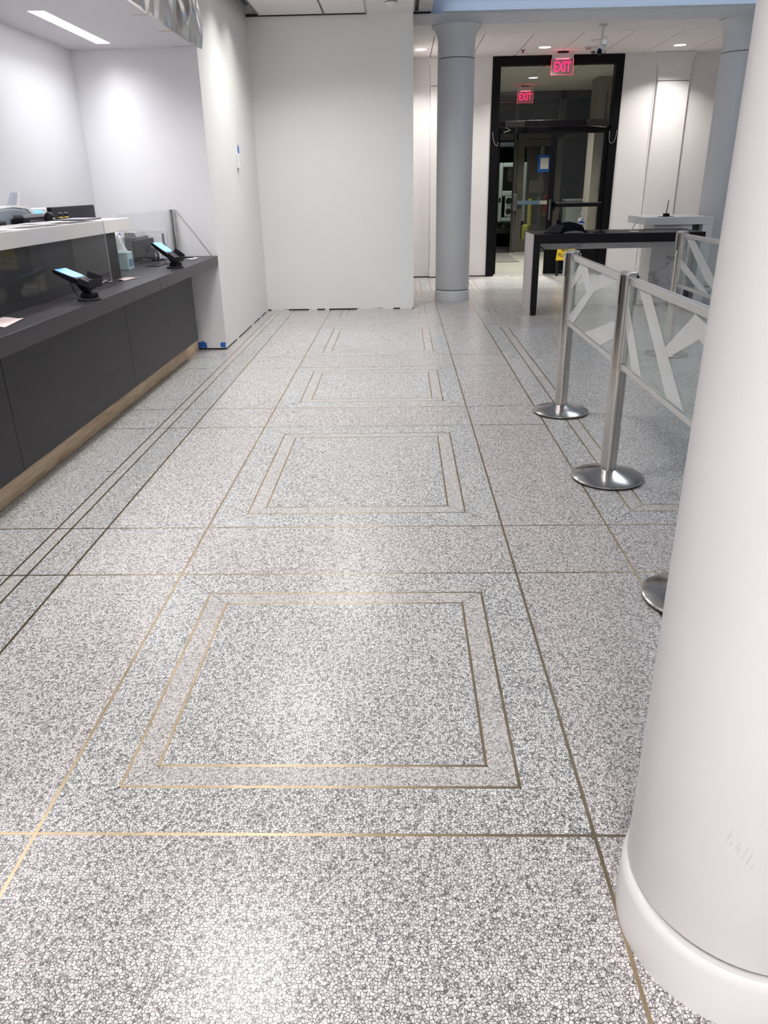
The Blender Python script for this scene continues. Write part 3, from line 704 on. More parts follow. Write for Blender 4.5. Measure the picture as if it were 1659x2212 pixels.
# ---- ceiling fittings in the front zone
t = thing('security_camera', 'white security camera on a pole under the ceiling', 'camera', (2.40, 10.38, 3.095))
MB().lathe([(.055, 0), (.055, -.006), (.02, -.012)], n=28).build('mount_plate', M_ALU, t, smooth=40)
MB().cyl((0, 0, -.01), (-.004, 0, -.16), .014, 14).build('pole', M_ALU, t, smooth=40)
MB().tube([(.02, 0, -.13), (.045, 0, -.115), (.052, 0, -.15), (.04, 0, -.175)], .005).build('cable', M_ALU, t, smooth=60)
R1 = Matrix.Translation((.005, -.01, -.215)) @ Matrix.Rotation(math.radians(12), 4, 'Y')
MB().box(-.028, .032, -.04, .04, .005, .062, M=R1).build('bracket', M_ALU, t, bevel=.006)
MB().lathe([(.0, .012), (.032, .008), (.040, -.01), (.040, -.05), (.034, -.062), (0, -.064)], n=24, M=R1).build('body', M_PRINTW, t, smooth=40)
R2 = Matrix.Translation((-.02, -.02, -.265)) @ Matrix.Rotation(math.radians(25), 4, 'Y')
MB().lathe([(0, .02), (.030, .012), (.030, -.03), (.020, -.045), (0, -.046)], n=20, M=R2).build('lens_housing', M_BLACK, t, smooth=40)
MB().tube([(.035, -.01, -.255), (.045, -.01, -.285), (.02, -.01, -.30), (-.01, -.01, -.295)], .004).build('pigtail', M_BLACK, t, smooth=60)
t = thing('fire_strobe', 'small white fire alarm strobe under the ceiling beside the security camera', 'alarm', (2.70, 12.30, ZF))
bx(-.10, .10, -.035, .035, -.05, 0).build('body', M_PRINTW, t, bevel=.008)
MB().lathe([(.0, -.085), (.028, -.075), (.034, -.052)], c=(.03, 0, 0), n=20).build('lens', M_DGREY, t, smooth=40)
text_obj('lettering', 'FIRE', .034, .0008, Matrix.Translation((-.045, -.0362, -.025)) @ Matrix.Rotation(PI / 2, 4, 'X'), M_LETTER, t)
t = thing('ceiling_speaker', 'flat round ceiling disc left of the security camera', 'speaker', (2.64, 11.76, ZF))
MB().lathe([(.0, -.010), (.05, -.009), (.062, -.003), (.062, 0)], n=28).build('grille', M_PRINTW, t, smooth=40)
MB().lathe([(.0625, -.003), (.067, -.002), (.067, 0)], n=28).build('rim', M_DGREY, t, smooth=40)
t = thing('sprinkler_head', 'small sprinkler head on the ceiling left of the near downlight', 'sprinkler', (1.758, 12.41, ZF))
MB().lathe([(.035, 0), (.035, -.004), (.012, -.008), (.012, -.03), (.02, -.034), (.0, -.036)], n=20).build('body', M_DGREY, t, smooth=40)
MB().lathe([(.006, -.010), (.006, -.028)], c=(.016, 0, 0), n=8).build('bulb', M_EXITEDGE, t, smooth=40)
t = thing('smoke_detector', 'white dome smoke detector under the soffit at the top edge', 'detector', (-.082, 8.93, ZC))
MB().lathe([(.062, 0), (.062, -.012), (.055, -.022), (.045, -.030), (.03, -.042), (.0, -.046)], n=32).build('dome', M_PRINTW, t, smooth=40)
MB().lathe([(.0625, -.004), (.064, -.006), (.064, -.009), (.0625, -.011)], n=32).build('rim', M_DGREY, t, smooth=40)

# ================================================================ LEFT: COUNTER
t = thing('reception_counter', 'charcoal panelled counter front with raw pine kickboard', 'counter', (-1.82, 4.2, 0))
o = (-1.82, 4.2, 0)
ys = [-.02, 1.66, 3.335, 4.995, 6.70]
for a, b in zip(ys[:-1], ys[1:]):
    bx(-1.845, -1.82, a + .0022, b - .0022, .165, .764, o=o).build('front_panel', M_LAM, t, bevel=.0015)
bx(-2.62, -1.846, -.02, 6.70, .165, .764, o=o).build('carcass', M_BLACKM, t)
for a, b in ((-.02, 2.9), (2.902, 5.212), (5.214, 7.065)):
    bx(-1.945, -1.925, a, b, .0005, .164, o=o).build('kickboard', M_WOOD, t, bevel=.0015)
wt = thing('worktop', 'low charcoal worktop running along the counter to the white wall', 'worktop', (-2.0, 4.2, .765))
o = (-2.0, 4.2, .765)
bx(-2.66, -1.66, -.02, 5.2985, .7652, .846, o=o).build('slab', M_LAMTOP, wt, bevel=.002)
bx(-2.66, -1.66, 5.3015, 7.072, .7652, .846, o=o).build('slab', M_LAMTOP, wt, bevel=.002)
rs = thing('raised_ledge', 'white raised ledge on a charcoal riser above the worktop', 'counter ledge', (-2.05, 3.0, .8465))
o = (-2.05, 3.0, .8465)
bx(-2.13, -1.95, -.02, 5.38, .8465, 1.1395, o=o).build('riser', M_LAM, rs, bevel=.0015)
bx(-2.335, -1.928, -.02, 5.645, 1.140, 1.2205, o=o).build('ledge_top', M_LEDGE, rs, bevel=.002)
# clear acrylic sheet hooked over the ledge
ac = thing('acrylic_screen', 'clear acrylic screen hung down the front of the white ledge', 'screen', (-1.92, 4.0, .847))
o = (-1.92, 4.0, .847)
bx(-1.922, -1.918, .5, 5.11, .8475, 1.2245, o=o).build('sheet', M_ACRYL, ac)
for a, b in ((3.2, 3.9), (4.1, 4.55), (4.62, 5.05)):
    bx(-2.06, -1.923, a, b, 1.2212, 1.2242, o=o).build('flap', M_ACRYL, ac)
bx(-1.9222, -1.9178, 5.1102, 5.1118, .8475, 1.2245, o=o).build('edge', M_LILAC, ac)
MB(o).tube([(-1.915, 5.10, .850), (-1.905, 5.02, .852), (-1.90, 4.95, .868), (-1.905, 4.90, .862), (-1.90, 4.86, .851)], .0035).build('edge_clip', M_ALU, ac, smooth=60)
# glass shield fixed to the end wall
gs = thing('glass_shield', 'upright glass shield with an aluminium wall channel at the end of the counter', 'glass screen', (-2.02, 6.3, .87))
o = (-2.02, 6.3, .87)
bx(-2.023, -2.017, 5.30 + .36, 7.06, .885, 1.238, o=o).build('pane', M_ACRYL, gs)
ch = MB(o).box(-2.04, -2.0245, 7.03, 7.073, .868, 1.242).box(-2.0155, -2.0, 7.03, 7.073, .868, 1.242).box(-2.0245, -2.0155, 7.062, 7.073, .868, 1.242).build('wall_channel', M_ALU, gs, bevel=.002)
for z in (.95, 1.06, 1.15, 1.23):
    MB(o).cyl((-2.032, 7.0295, z), (-2.032, 7.025, z), .004, 10).build('screw', M_STEEL, ch, smooth=40)
MB(o).tube([(-1.99, 7.066, 1.232), (-1.85, 7.066, 1.045), (-1.713, 7.066, .852)], .0016, 6).build('edge_shadow_rod', M_DGREY, gs)  # thin dark rod standing in for the glass edge's shadow on the wall

# ---- card terminals
def terminal(label, loc, rz, tilt, m_s):
    t = thing('card_terminal', label, 'card terminal', loc, rz)
    MB().lathe([(.062, .0005), (.062, .010), (.055, .014), (0, .014)], c=(.03, 0, 0), n=28).build('base_plate', M_BLACKM, t, smooth=40)
    MB().box(0, .072, -.034, .034, .0145, .04).build('swivel', M_BLACK, t, bevel=.006)
    z0 = .118
    T = Matrix.Translation((-.03, 0, z0)) @ Matrix.Rotation(tilt, 4, 'Y')
    # stem as a bent wedge
    e = T @ Vector((.06, 0, -.015)); s = T @ Vector((.0, 0, -.017))
    MB().prism([(.012, -.024, .0402), (.062, -.024, .0402), (e.x + .012, -.024, e.z), (s.x, -.024, s.z)], (0, .048, 0)).build('stem', M_BLACK, t, bevel=.004)
    bd = MB()
    pr = [(-.115, .012), (.115, .012), (.118, -.002), (.105, -.016), (.0, -.018), (-.10, -.008), (-.117, .004)]
    bd.prism([(x, -.054, z) for x, z in pr], (0, .108, 0), M=T)
    b = bd.build('body', M_BLACK, t, bevel=.004)
    MB().prism([T @ Vector(p) for p in ((-.107, -.046, .0122), (.0, -.046, .0122), (.022, -.034, .0122), (.022, .034, .0122), (.0, .046, .0122), (-.107, .046, .0122))], T.to_3x3() @ Vector((0, 0, .001))).build('screen', m_s, b)
    for i in range(3):
        for j in range(4):
            MB().box(.032 + j * .017, .043 + j * .017, -.030 + i * .022, -.014 + i * .022, .0122, .0145, M=T).build('key', M_DGREY, b)
    sh = MB().box(.022, .118, .0542, .0582, -.01, .042, M=T).box(.05, .118, -.0582, -.0542, -.01, .022, M=T).box(.1182, .1215, -.0582, .0582, -.012, .034, M=T)
    sh.build('privacy_shield', M_BLACKM, t, bevel=.0015)
    MB().box(.085, .121, -.020, .020, -.046, -.018, M=T).build('card_slot', M_DGREY, t, bevel=.004)
    P = [T @ Vector((-.07, .02, -.012)), Vector((-.09, .03, .06)), Vector((-.085, .06, .012)), Vector((-.045, .08, .004)), Vector((-.005, .06, .006)), Vector((.0, .03, .018))]
    Q = []
    for i in range(len(P) - 1):
        for k in range(6):
            tt = k / 6; p0, p1, p2, p3 = P[max(i - 1, 0)], P[i], P[i + 1], P[min(i + 2, len(P) - 1)]
            Q.append(.5 * ((2 * p1) + (p2 - p0) * tt + (2 * p0 - 5 * p1 + 4 * p2 - p3) * tt ** 2 + (3 * p1 - p0 - 3 * p2 + p3) * tt ** 3))
    MB().tube(Q, .0022, 6).build('cable', M_BLACKM, t, smooth=60)
    return t
terminal('black card terminal with bright blue screen, lying flatter, nearer end of the worktop', (-1.745, 4.20, .8462), math.radians(-16), math.radians(18), M_SCREEN)
terminal('black card terminal with pale blue screen, tilted up, beside the white wall', (-1.765, 5.98, .8462), math.radians(-20), math.radians(31), M_SCREEN2)

# ---- papers on the worktop
def sheet(name, label, cat, pts, z, m, bend=.0):
    o_ = Vector((sum(p[0] for p in pts) / len(pts), sum(p[1] for p in pts) / len(pts), z))
    a, b, c, d = [Vector((p[0], p[1])) for p in pts]
    def f(u, v):
        q = (a * (1 - u) + b * u) * (1 - v) + (d * (1 - u) + c * u) * v
        return (q.x, q.y, z + .0012 + bend * abs(math.sin(3.0 * u + 1.0 * v)) )
    ob = MB(o_).grid(f, 12, 8).build(name, m, smooth=60, solid=.0006); ob.location = o_
    return tag(ob, label, cat)
sheet('paper_slip', 'pinkish paper slip on the worktop at the left edge of the photo', 'paper', [(-1.905, 3.37), (-1.76, 3.32), (-1.785, 3.56), (-1.905, 3.60)], .8465, M_PINK, .004)
sheet('paper_slip', 'creased pale paper by the end of the riser', 'paper', [(-1.905, 5.16), (-1.845, 5.12), (-1.79, 5.295), (-1.895, 5.297)], .8465, M_PINK, .005)
sheet('paper_slip', 'small white receipt lying behind the tilted card terminal', 'paper', [(-1.86, 6.72), (-1.80, 6.70), (-1.77, 6.85), (-1.83, 6.87)], .8465, M_PAPER, .002)
pn = thing('stylus_pen', 'black pen lying near the white wall on the worktop', 'pen', (-1.84, 6.80, .8535))
MB().cyl((-.065, .02, 0), (.035, -.01, 0), .005, 10).build('barrel', M_BLACK, pn, smooth=40)
MB().cyl((.036, -.0103, 0), (.055, -.016, 0), .004, 10, .002).build('tip', M_ALU, pn, smooth=40)

# ---- things behind the ledge / on the inner worktop
DZ = .8462
def card(name, label, cat, loc):
    return thing(name, label, cat, loc)
# document scanner with paper support
t = thing('document_scanner', 'grey blue document scanner with upright paper rest behind the white ledge', 'scanner', (-2.52, 4.9, DZ))
o = (-2.52, 4.9, DZ)
pr = [(4.45, DZ), (5.31, DZ), (5.31, 1.19), (5.29, 1.232), (5.25, 1.270), (5.19, 1.295), (5.03, 1.308), (4.89, 1.306), (4.66, 1.288), (4.45, 1.262)]
MB(o).prism([(-2.60, y, z) for y, z in pr], (.16, 0, 0)).build('housing', M_PRINTER, t, bevel=.012, seg=3)
MB(o).prism([(-2.598, y, z) for y, z in [(4.73, 1.2995), (5.03, 1.3095), (5.21, 1.296), (5.28, 1.258), (5.312, 1.22), (5.325, 1.24), (5.30, 1.282), (5.22, 1.312), (5.03, 1.322), (4.73, 1.308)]], (.155, 0, 0)).build('lid', M_PRINTW, t, bevel=.003)
MB(o).prism([(-2.50, 5.06, 1.3225), (-2.50, 5.15, 1.3225), (-2.50, 5.20, 1.397), (-2.50, 5.15, 1.399)], (.02, 0, 0)).build('paper_rest', M_LILAC, t, bevel=.003)
MB(o).prism([(-2.53, 5.152, 1.3225), (-2.53, 5.17, 1.3225), (-2.53, 5.22, 1.398), (-2.53, 5.202, 1.398)], (.06, 0, 0)).build('paper_rest_back', M_PRINTW, t, bevel=.002)
t = thing('control_display', 'white control panel with small blue display beside the scanner', 'display', (-2.47, 5.42, DZ))
o = (-2.47, 5.42, DZ)
R_ = Matrix.Translation((-2.47, 5.415, 1.255)) @ Matrix.Rotation(math.radians(-14), 4, 'Z')
MB(o).box(-.012, .012, -.075, .085, -.05, .045, M=R_).build('housing', M_PRINTW, t, bevel=.008)
MB(o).box(.0125, .0135, -.06, .035, -.034, .030, M=R_).build('screen', M_SCREEN2, t)
MB(o).cyl((-2.48, 5.42, DZ + .0005), (-2.48, 5.42, 1.203), .02, 14).build('stand', M_DGREY, t, smooth=40)
t = thing('receipt_printer', 'black box-shaped receipt printer just behind the white ledge', 'printer', (-2.39, 5.1, DZ))
o = (-2.39, 5.1, DZ)
bx(-2.432, -2.345, 4.94, 5.26, DZ, 1.248, o=o).build('body', M_BLACK, t, bevel=.008)
MB(o).prism([(-2.42, 4.95, 1.2485), (-2.345, 4.95, 1.2485), (-2.36, 4.95, 1.268), (-2.42, 4.95, 1.268)], (0, .30, 0)).build('top_cover', M_DGREY, t, bevel=.003)
bx(-2.3445, -2.340, 5.0, 5.24, 1.222, 1.236, o=o).build('feed_slot', M_DGREY, t)
tag(bx(-2.40, -2.345, 4.40, 4.71, DZ, 1.244).build('card_reader', M_BLACKM, bevel=.01), 'small black reader at the left edge behind the ledge', 'card reader')
t = thing('computer_monitor', 'wide black monitor standing behind the white ledge', 'monitor', (-2.50, 6.0, DZ))
o = (-2.50, 6.0, DZ)
R_ = Matrix.Translation((-2.485, 6.06, 1.13)) @ Matrix.Rotation(math.radians(2), 4, 'Z')
MB(o).box(-.02, .012, -.46, .43, -.168, .168, M=R_).build('back_shell', M_BLACK, t, bevel=.006)
MB(o).box(-.024, -.0205, -.43, .42, -.155, .155, M=R_).build('screen', M_BLACKM, t)
MB(o).box(.0125, .040, -.12, .12, -.12, .02, M=R_).build('rear_bulge', M_BLACKM, t, bevel=.01)
MB(o).box(-.02, .02, -.03, .03, -.26, -.1685, M=R_).build('neck', M_BLACK, t, bevel=.004)
MB(o).box(-.09, .07, -.13, .13, -.2835, -.2605, M=R_).build('foot', M_BLACK, t, bevel=.004)
# rubber stamps with yellow bands
def stamp(label, x, y, h, s, col=True):
    t = thing('rubber_stamp', label, 'stamp', (x, y, 1.2207))
    MB().lathe([(.022 * s, .0), (.022 * s, .012), (.014 * s, .018), (.010 * s, .026), (.010 * s, .030), (.020 * s, .040), (.022 * s, h - .012), (.014 * s, h - .003), (0, h)], n=20).build('handle', M_BLACK, t, smooth=50)
    if col: MB().lathe([(.0165 * s, .0135), (.0185 * s, .016), (.0135 * s, .022), (.0125 * s, .022)], n=20).build('band', M_YELLOW, t, smooth=50)
    MB().lathe([(.0155 * s, h - .0095), (.0135 * s, h - .0015), (.010 * s, h - .001)], n=20).build('cap_ring', M_ALU, t, smooth=50)
stamp('small black stamp with yellow band, left one of the pair on the ledge', -2.285, 5.34, .048, .8)
stamp('small black stamp with yellow band, right one of the pair on the ledge', -2.285, 5.43, .049, .85)
t = thing('webcam', 'black rounded webcam on the ledge left of the monitor', 'webcam', (-2.30, 5.20, 1.2207))
MB().lathe([(.03, 0), (.032, .01), (.034, .026), (.028, .044), (.016, .054), (0, .057)], n=24).build('body', M_BLACK, t, smooth=50)
MB().cyl((.026, -.012, .016), (.037, -.016, .016), .008, 14).build('lens', M_ALU, t, smooth=40)
t = thing('tablet', 'flat dark tablet lying on the far end of the white ledge', 'tablet', (-2.16, 5.33, 1.2207))
bx(-.10, .10, -.15, .14, .0, .010).build('body', M_DGREY, t, bevel=.003)
bx(-.09, .09, -.14, .13, .0101, .0106).build('glass', M_LILAC, t)
for i, (x, y, w, d, lb) in enumerate([(-2.22, 4.75, .10, .06, 'left'), (-2.20, 5.02, .07, .05, 'middle'), (-2.13, 4.92, .05, .10, 'front')]):
    sheet('paper_note', 'small white note lying on the white ledge, %s one' % lb, 'paper', [(x - w / 2, y - d), (x + w / 2, y - d * .8), (x + w / 2, y + d), (x - w / 2, y + d * .8)], 1.2242, M_PAPER, .001)

# on the inner worktop beyond the riser
t = thing('tissue_box', 'pale teal tissue box with tissue standing up, behind the glass', 'tissue box', (-2.125, 5.93, DZ))
bx(-.065, .065, -.06, .06, .0002, .125).build('carton', M_TEAL, t, bevel=.002)
bx(.0652, .0658, -.045, .045, .02, .075).build('print_band', mat('blue carton print', (.16, .30, .45), rough=.5, var=.3, scale=30), t)
def tis(u, v):
    a = (u - .5); w = .075 * (1 - .55 * v)
    return (a * 2 * w * .8 + .012 * math.sin(9 * u + 4 * v), -.028 + .022 * math.cos(7 * u) * (1 - .4 * v), .120 + .145 * v - .03 * v * abs(a) * 2)
MB().grid(tis, 16, 10).build('tissue', M_TISSUE, t, smooth=70, solid=.0015)
t = thing('check_reader', 'lilac grey upright reader with stepped top behind the tissue box', 'card reader', (-2.28, 6.20, DZ))
o = (0, 0, 0)
pr = [(-.16, .0002), (.12, .0002), (.12, .20), (.085, .205), (.06, .235), (.03, .252), (-.13, .246), (-.16, .225)]
MB().prism([(-.06, y, z) for y, z in pr], (.12, 0, 0)).build('body', M_LILAC, t, bevel=.006)
MB().prism([(.0602, y, z) for y, z in [(-.02, .0602), (.118, .0602), (.118, .12), (-.02, .12)]], (.002, 0, 0)).build('front_plate', mat('slate blue plastic', (.14, .16, .24), rough=.4), t)
bx(-.05, .05, -.15, -.10, .2462, .30).build('paper_rest', M_PRINTW, t, bevel=.004)
t = thing('point_of_sale_screen', 'black customer screen seen from behind on its stand behind the glass', 'screen', (-2.15, 6.56, DZ))
R_ = Matrix.Translation((0, 0, .095)) @ Matrix.Rotation(math.radians(-6), 4, 'Z')
MB().box(-.012, .012, -.20, .19, -.085, .085, M=R_).build('back_shell', M_BLACK, t, bevel=.006)
MB().box(.0125, .030, .0, .12, -.02, .05, M=R_).build('rear_mount', M_BLACKM, t, bevel=.005)
MB().tube([R_ @ Vector((.03, .06, .02)), R_ @ Vector((.06, .08, .0)), R_ @ Vector((.075, .09, -.04)), Vector((.075, .10, .012))], .012, 10).build('arm', M_DGREY, t, smooth=50)
MB().lathe([(.05, .0002), (.05, .010), (.02, .014)], c=(.07, .10, 0), n=24).build('foot', M_BLACKM, t, smooth=40)
t = thing('desk_printer', 'grey slotted printer top showing behind the customer screen', 'printer', (-2.31, 6.88, DZ))
bx(-.07, .06, -.15, .15, .0002, .185).build('body', M_DGREY, t, bevel=.008)
MB().prism([(-.06, -.13, .1852), (.05, -.13, .1852), (.03, -.13, .225), (-.06, -.13, .225)], (0, .26, 0)).build('cover', M_ALU, t, bevel=.004)
bx(.055, .0605, -.10, .10, .150, .162).build('feed_slot', M_BLACK, t)
t = thing('display_stand', 'slate blue upright sign stand with clear foot behind the glass', 'stand', (-2.07, 6.86, DZ))
bx(-.008, .008, -.012, .012, .012, .205).build('post', mat('slate blue post', (.13, .15, .23), rough=.4), t, bevel=.002)
MB().box(-.05, .05, -.05, .05, .0002, .0115).build('foot', M_LILAC, t, bevel=.003)
bx(-.009, -.0082, -.06, .05, .07, .10).build('clip', M_PRINTW, t)
MB().cyl((.009, 0, .05), (.014, 0, .05), .008, 12).build('knob', M_ALU, t, smooth=40)
tag(bx(-2.005, -1.90, 6.10, 6.36, DZ, DZ + .004).build('writing_mat', M_BLACK, bevel=.001), 'thin black mat lying on the worktop in front of the glass shield', 'mat')
t = thing('posted_sheet', 'white printed sheet posted on the alcove end wall', 'notice', (-2.20, 7.072, 1.02))
R_ = Matrix.Translation((-2.205, 7.0705, 1.018)) @ Matrix.Rotation(math.radians(4), 4, 'Y')
oo = (-2.20, 7.072, 1.02)
MB(oo).box(-.105, .105, -.001, .001, -.062, .068, M=R_).build('sheet', M_PAPER, t)
for z, a, b in ((.045, -.09, .08), (.030, -.09, .09), (.006, -.085, .02), (-.012, -.085, .06), (-.03, -.08, .03)):
    MB(oo).box(a, b, -.0016, -.0011, z - .0015, z + .0015, M=R_).build('printed_line', M_INK, t)

# ---- wall details
t = thing('thermostat', 'white wall control with blue tape beside it on the left white wall', 'thermostat', (-1.66, 8.35, 1.585))
o = (-1.66, 8.35, 1.585)
bx(-1.659, -1.632, 8.30, 8.385, 1.59, 1.725, o=o).build('housing', M_PLATE, t, bevel=.004)
bx(-1.6318, -1.6305, 8.315, 8.37, 1.64, 1.71, o=o).build('face', M_LEDGE2, t)
MB(o).prism([(-1.6585, 8.41, 1.60), (-1.6585, 8.475, 1.595), (-1.6585, 8.475, 1.79), (-1.6585, 8.44, 1.815), (-1.6585, 8.41, 1.78)], (.001, 0, 0)).build('blue_tape', M_BLUETAPE, t)
tag(MB().prism([(-1.955, 7.0722, .018), (-1.845, 7.0722, .018), (-1.85, 7.0722, .065), (-1.885, 7.0722, .085), (-1.90, 7.0722, .072), (-1.955, 7.0722, .07)], (0, -.0008, 0)).build('blue_tape_strip', M_BLUETAPE), 'blue tape patch low on the alcove wall beside the pine kickboard', 'tape')
tag(MB().prism([(-1.715, 7.0722, .022), (-1.664, 7.0722, .022), (-1.672, 7.0722, .04), (-1.663, 7.0722, .066), (-1.705, 7.0722, .07), (-1.72, 7.0722, .055)], (0, -.0008, 0)).build('blue_tape_strip', M_BLUETAPE), 'blue tape patch at the very foot of the white wall corner', 'tape')
tag(MB().lathe([(.2292, .03), (.2292, .085)], c=(4.0, 10.25, 0), n=6, a0=math.radians(246), a1=math.radians(262)).build('blue_tape_strip', M_BLUETAPE, solid=.0008), 'blue tape patch on the plinth of the column behind the marble desk', 'tape')

# ---- draped plastic sheeting on the bulkhead
t = thing('plastic_sheeting', 'crumpled clear plastic sheeting taped over the bulkhead above the alcove', 'plastic sheet', (-1.66, 6.2, 2.45))
o = (-1.66, 6.2, 2.45)
def film(u, v):
    y = 4.6 + 2.46 * u
    pins = [4.6, 5.25, 5.80, 6.36, 6.86, 7.06]; sag = 0.0
    for a, b in zip(pins[:-1], pins[1:]):
        if a <= y <= b + 1e-6: sag = math.sin(PI * (y - a) / (b - a))
    z = (2.452 - .018 * sag) * (1 - v) + 3.08 * v
    w = math.sin(PI * min(1, v * 1.15 + .05))
    f = .017 * math.sin(58 * u + 2.2 * math.sin(2.2 * v + 3 * u)) + .007 * math.sin(113 * u + 3 * v) + .016 * math.sin(19 * u - 3 * v)
    x = -1.625 + .030 * w + .022 * sag * (1 - v) + f * (.35 + .65 * w)
    return (max(x, -1.655), y, z)
MB(o).grid(film, 220, 30).build('film', M_PLASTIC, t, smooth=80)
for y in (5.80, 6.36):
    MB(o).box(-1.6615, -1.654, y - .012, y + .014, 2.462, 2.53).build('tape_tab', M_TANTAPE, t)
MB(o).box(-1.6595, -1.645, 7.04, 7.066, 2.462, 2.66).build('tape_tab', M_TANTAPE, t)
for (x0, x1, y, lb) in ((-1.76, -1.663, 5.80, 'tan tape strip on the alcove ceiling edge, one nearest the lamp'), (-1.76, -1.663, 6.36, 'tan tape strip on the alcove ceiling edge, middle one'), (-1.83, -1.663, 6.99, 'tan tape strip along the alcove ceiling at the wall corner')):
    tag(MB().box(x0, x1, y - .012, y + .010, 2.4585, 2.4598).build('masking_tape', M_TANTAPE), lb, 'tape')

# ================================================================ STANCHIONS
def stanchion(label, x, y, sides):
    t = thing('barrier_post', label, 'barrier post', (x, y, 0), 0, 'brushed steel barrier posts')
    MB().lathe([(.176, .0005), (.176, .006), (.170, .007)], n=64).build('rubber_foot', M_RUBBER, t, smooth=40)
    MB().lathe([(.174, .0062), (.179, .009), (.179, .0165), (.173, .0205), (.11, .0385), (.050, .0558), (.046, .0575), (.041, .0575)], n=72).build('base', M_STEELB, t, smooth=25)
    post = MB()
    prof = []
    n = 96
    for i in range(n):
        a = 2 * PI * i / n; r = .040
        for g in (0, PI / 2, PI, 3 * PI / 2):
            d = abs((a - g + PI) % (2 * PI) - PI)
            if d < .12: r = .034
            elif d < .17: r = .0395
        prof.append((r * math.cos(a), r * math.sin(a)))
    post.prism([(p[0], p[1], .0576) for p in prof], (0, 0, .945))
    post.build('post', M_STEEL, t, smooth=30)
    MB().lathe([(.042, 1.0028), (.0435, 1.006), (.0425, 1.012), (.033, 1.0155), (0, 1.0165)], n=40).build('cap', M_ALU, t, smooth=40)
    for s in sides:
        if s in ('+y', '-y'):
            k = 1 if s == '+y' else -1
            MB().box(-.018, .018, min(k * .0405, k * .0455), max(k * .0405, k * .0455), .56, 1.0).build('side_channel', M_STEEL, t, bevel=.002)
    for k in (-1, 1):
        MB().box(min(k * .0405, k * .0485), max(k * .0405, k * .0485), -.020, .022, .865, 1.0).build('clip_plate', M_STEEL, t, bevel=.002)
    return t
stanchion('steel barrier post farthest along the left row, its foot by the floor border', 1.046, 4.825, ('-y',))
stanchion('steel barrier post in the middle of the row, joining two glass panels', 1.046, 3.60, ('+y', '-y'))
stanchion('steel barrier post of which only the domed foot shows beside the near white column', 1.046, 2.375, ('+y',))
stanchion('steel barrier post standing further back in front of the marble desk', 2.324, 6.61, ('-y',))
def glass_panel(label, x, y0, y1, stripes):
    """panel along y from far post y1 to near post y0"""
    t = thing('glass_barrier', label, 'glass barrier', (x, (y0 + y1) / 2, .57), 0, 'glass barrier panels')
    o = (x, (y0 + y1) / 2, .57); a, b = y0 + .046, y1 - .046; zb, zt = .602, .962
    bx(x - .014, x + .014, a, b, zt, zt + .034, o=o).build('top_rail', M_ALU, t, bevel=.004)
    bx(x - .012, x + .012, a, b, zb - .026, zb, o=o).build('bottom_rail', M_ALU, t, bevel=.004)
    for q in ((a, a + .016), (b - .016, b)):
        bx(x - .012, x + .012, q[0], q[1], zb + .0005, zt - .0005, o=o).build('side_rail', M_ALU, t, bevel=.003)
    a2, b2 = a + .017, b - .017
    g = bx(x - .003, x + .003, a2, b2, zb + .001, zt - .001, o=o).build('pane', M_PANEL, t)
    for st in stripes:
        P = []
        for u, v in st: P.append((x - .0048, b2 + (a2 - b2) * u, zb + .003 + (zt - zb - .006) * v))
        MB(o).prism(P, (.0012, 0, 0)).build('frosted_stripe', M_FROST, g)
SA = [[(0.0, .0), (.10, .0), (.52, .70), (.95, 1.0), (.62, 1.0), (.60, .90), (.42, .80), (.36, .62), (.0, .10)],
      [(.0, .52), (.22, .86), (.22, 1.0), (.16, 1.0), (.0, .72)], [(.22, .86), (.36, .62), (.42, .80), (.34, 1.0), (.22, 1.0)],
      [(.38, .0), (.72, .0), (1.0, .30), (1.0, .52)]]
SB = [[(.12, 1.0), (.27, 1.0), (.50, .52), (.76, .0), (.58, .0), (.36, .50)], [(.50, .52), (.55, .44), (.80, .78), (1.0, .62), (1.0, .86), (.74, 1.0)],
      [(0, .45), (0, .75), (.28, 0), (.14, 0)]]
SD = [[(.05, 1.0), (.22, 1.0), (.70, .30), (1.0, .0), (.78, .0), (.52, .25)], [(.0, .55), (.0, .35), (.45, .0), (.62, .0)]]
glass_panel('glass barrier panel with frosted A-shaped bands between the two full-length posts', 1.046, 3.60, 4.825, SA)
glass_panel('glass barrier panel with frosted slanting bands running behind the near white column', 1.046, 2.375, 3.60, SB)
glass_panel('glass barrier panel on the farther post in front of the marble desk', 2.324, 5.385, 6.61, SD)

# ================================================================ RIGHT: DESK AND MARBLE STATION
t = thing('black_desk', 'black waterfall desk with taupe side panel and marble apron', 'desk', (1.46, 8.81, 0))
o = (1.46, 8.81, 0)
bx(1.472, 3.35, 8.81, 9.55, .780, .877, o=o).build('desk_top', M_BLACKLAM, t, bevel=.0015)
bx(1.472, 1.545, 8.81, 9.36, .0755, .7795, o=o).build('leg_panel', M_BLACKLAM, t, bevel=.001)
bx(1.476, 1.543, 8.812, 9.358, .0005, .075, o=o).build('leg_foot', M_BLACKLAM, t, bevel=.001)
bx(1.460, 1.4715, 8.8105, 9.36, .0762, .8765, o=o).build('side_panel', M_DESKSIDE, t)
bx(1.462, 1.4755, 8.8105, 9.36, .0005, .0748, o=o).build('side_foot', M_DESKSIDE, t)
bx(1.546, 3.00, 9.30, 9.335, .683, .7795, o=o).build('apron', M_MARBLE, t)
MB(o).tube([(1.60, 9.29, .72), (1.66, 9.285, .70), (1.70, 9.285, .64), (1.70, 9.285, .55), (1.71, 9.285, .48)], .004).build('hanging_cable', M_BLACK, t, smooth=60)
ms = thing('marble_station', 'marble-clad service desk with thick white top beside the black desk', 'service desk', (3.0, 9.6, 0))
o = (3.0, 9.6, 0)
bx(3.02, 3.47, 9.58, 10.00, .014, .918, o=o).build('marble_body', M_MARBLE, ms, bevel=.002)
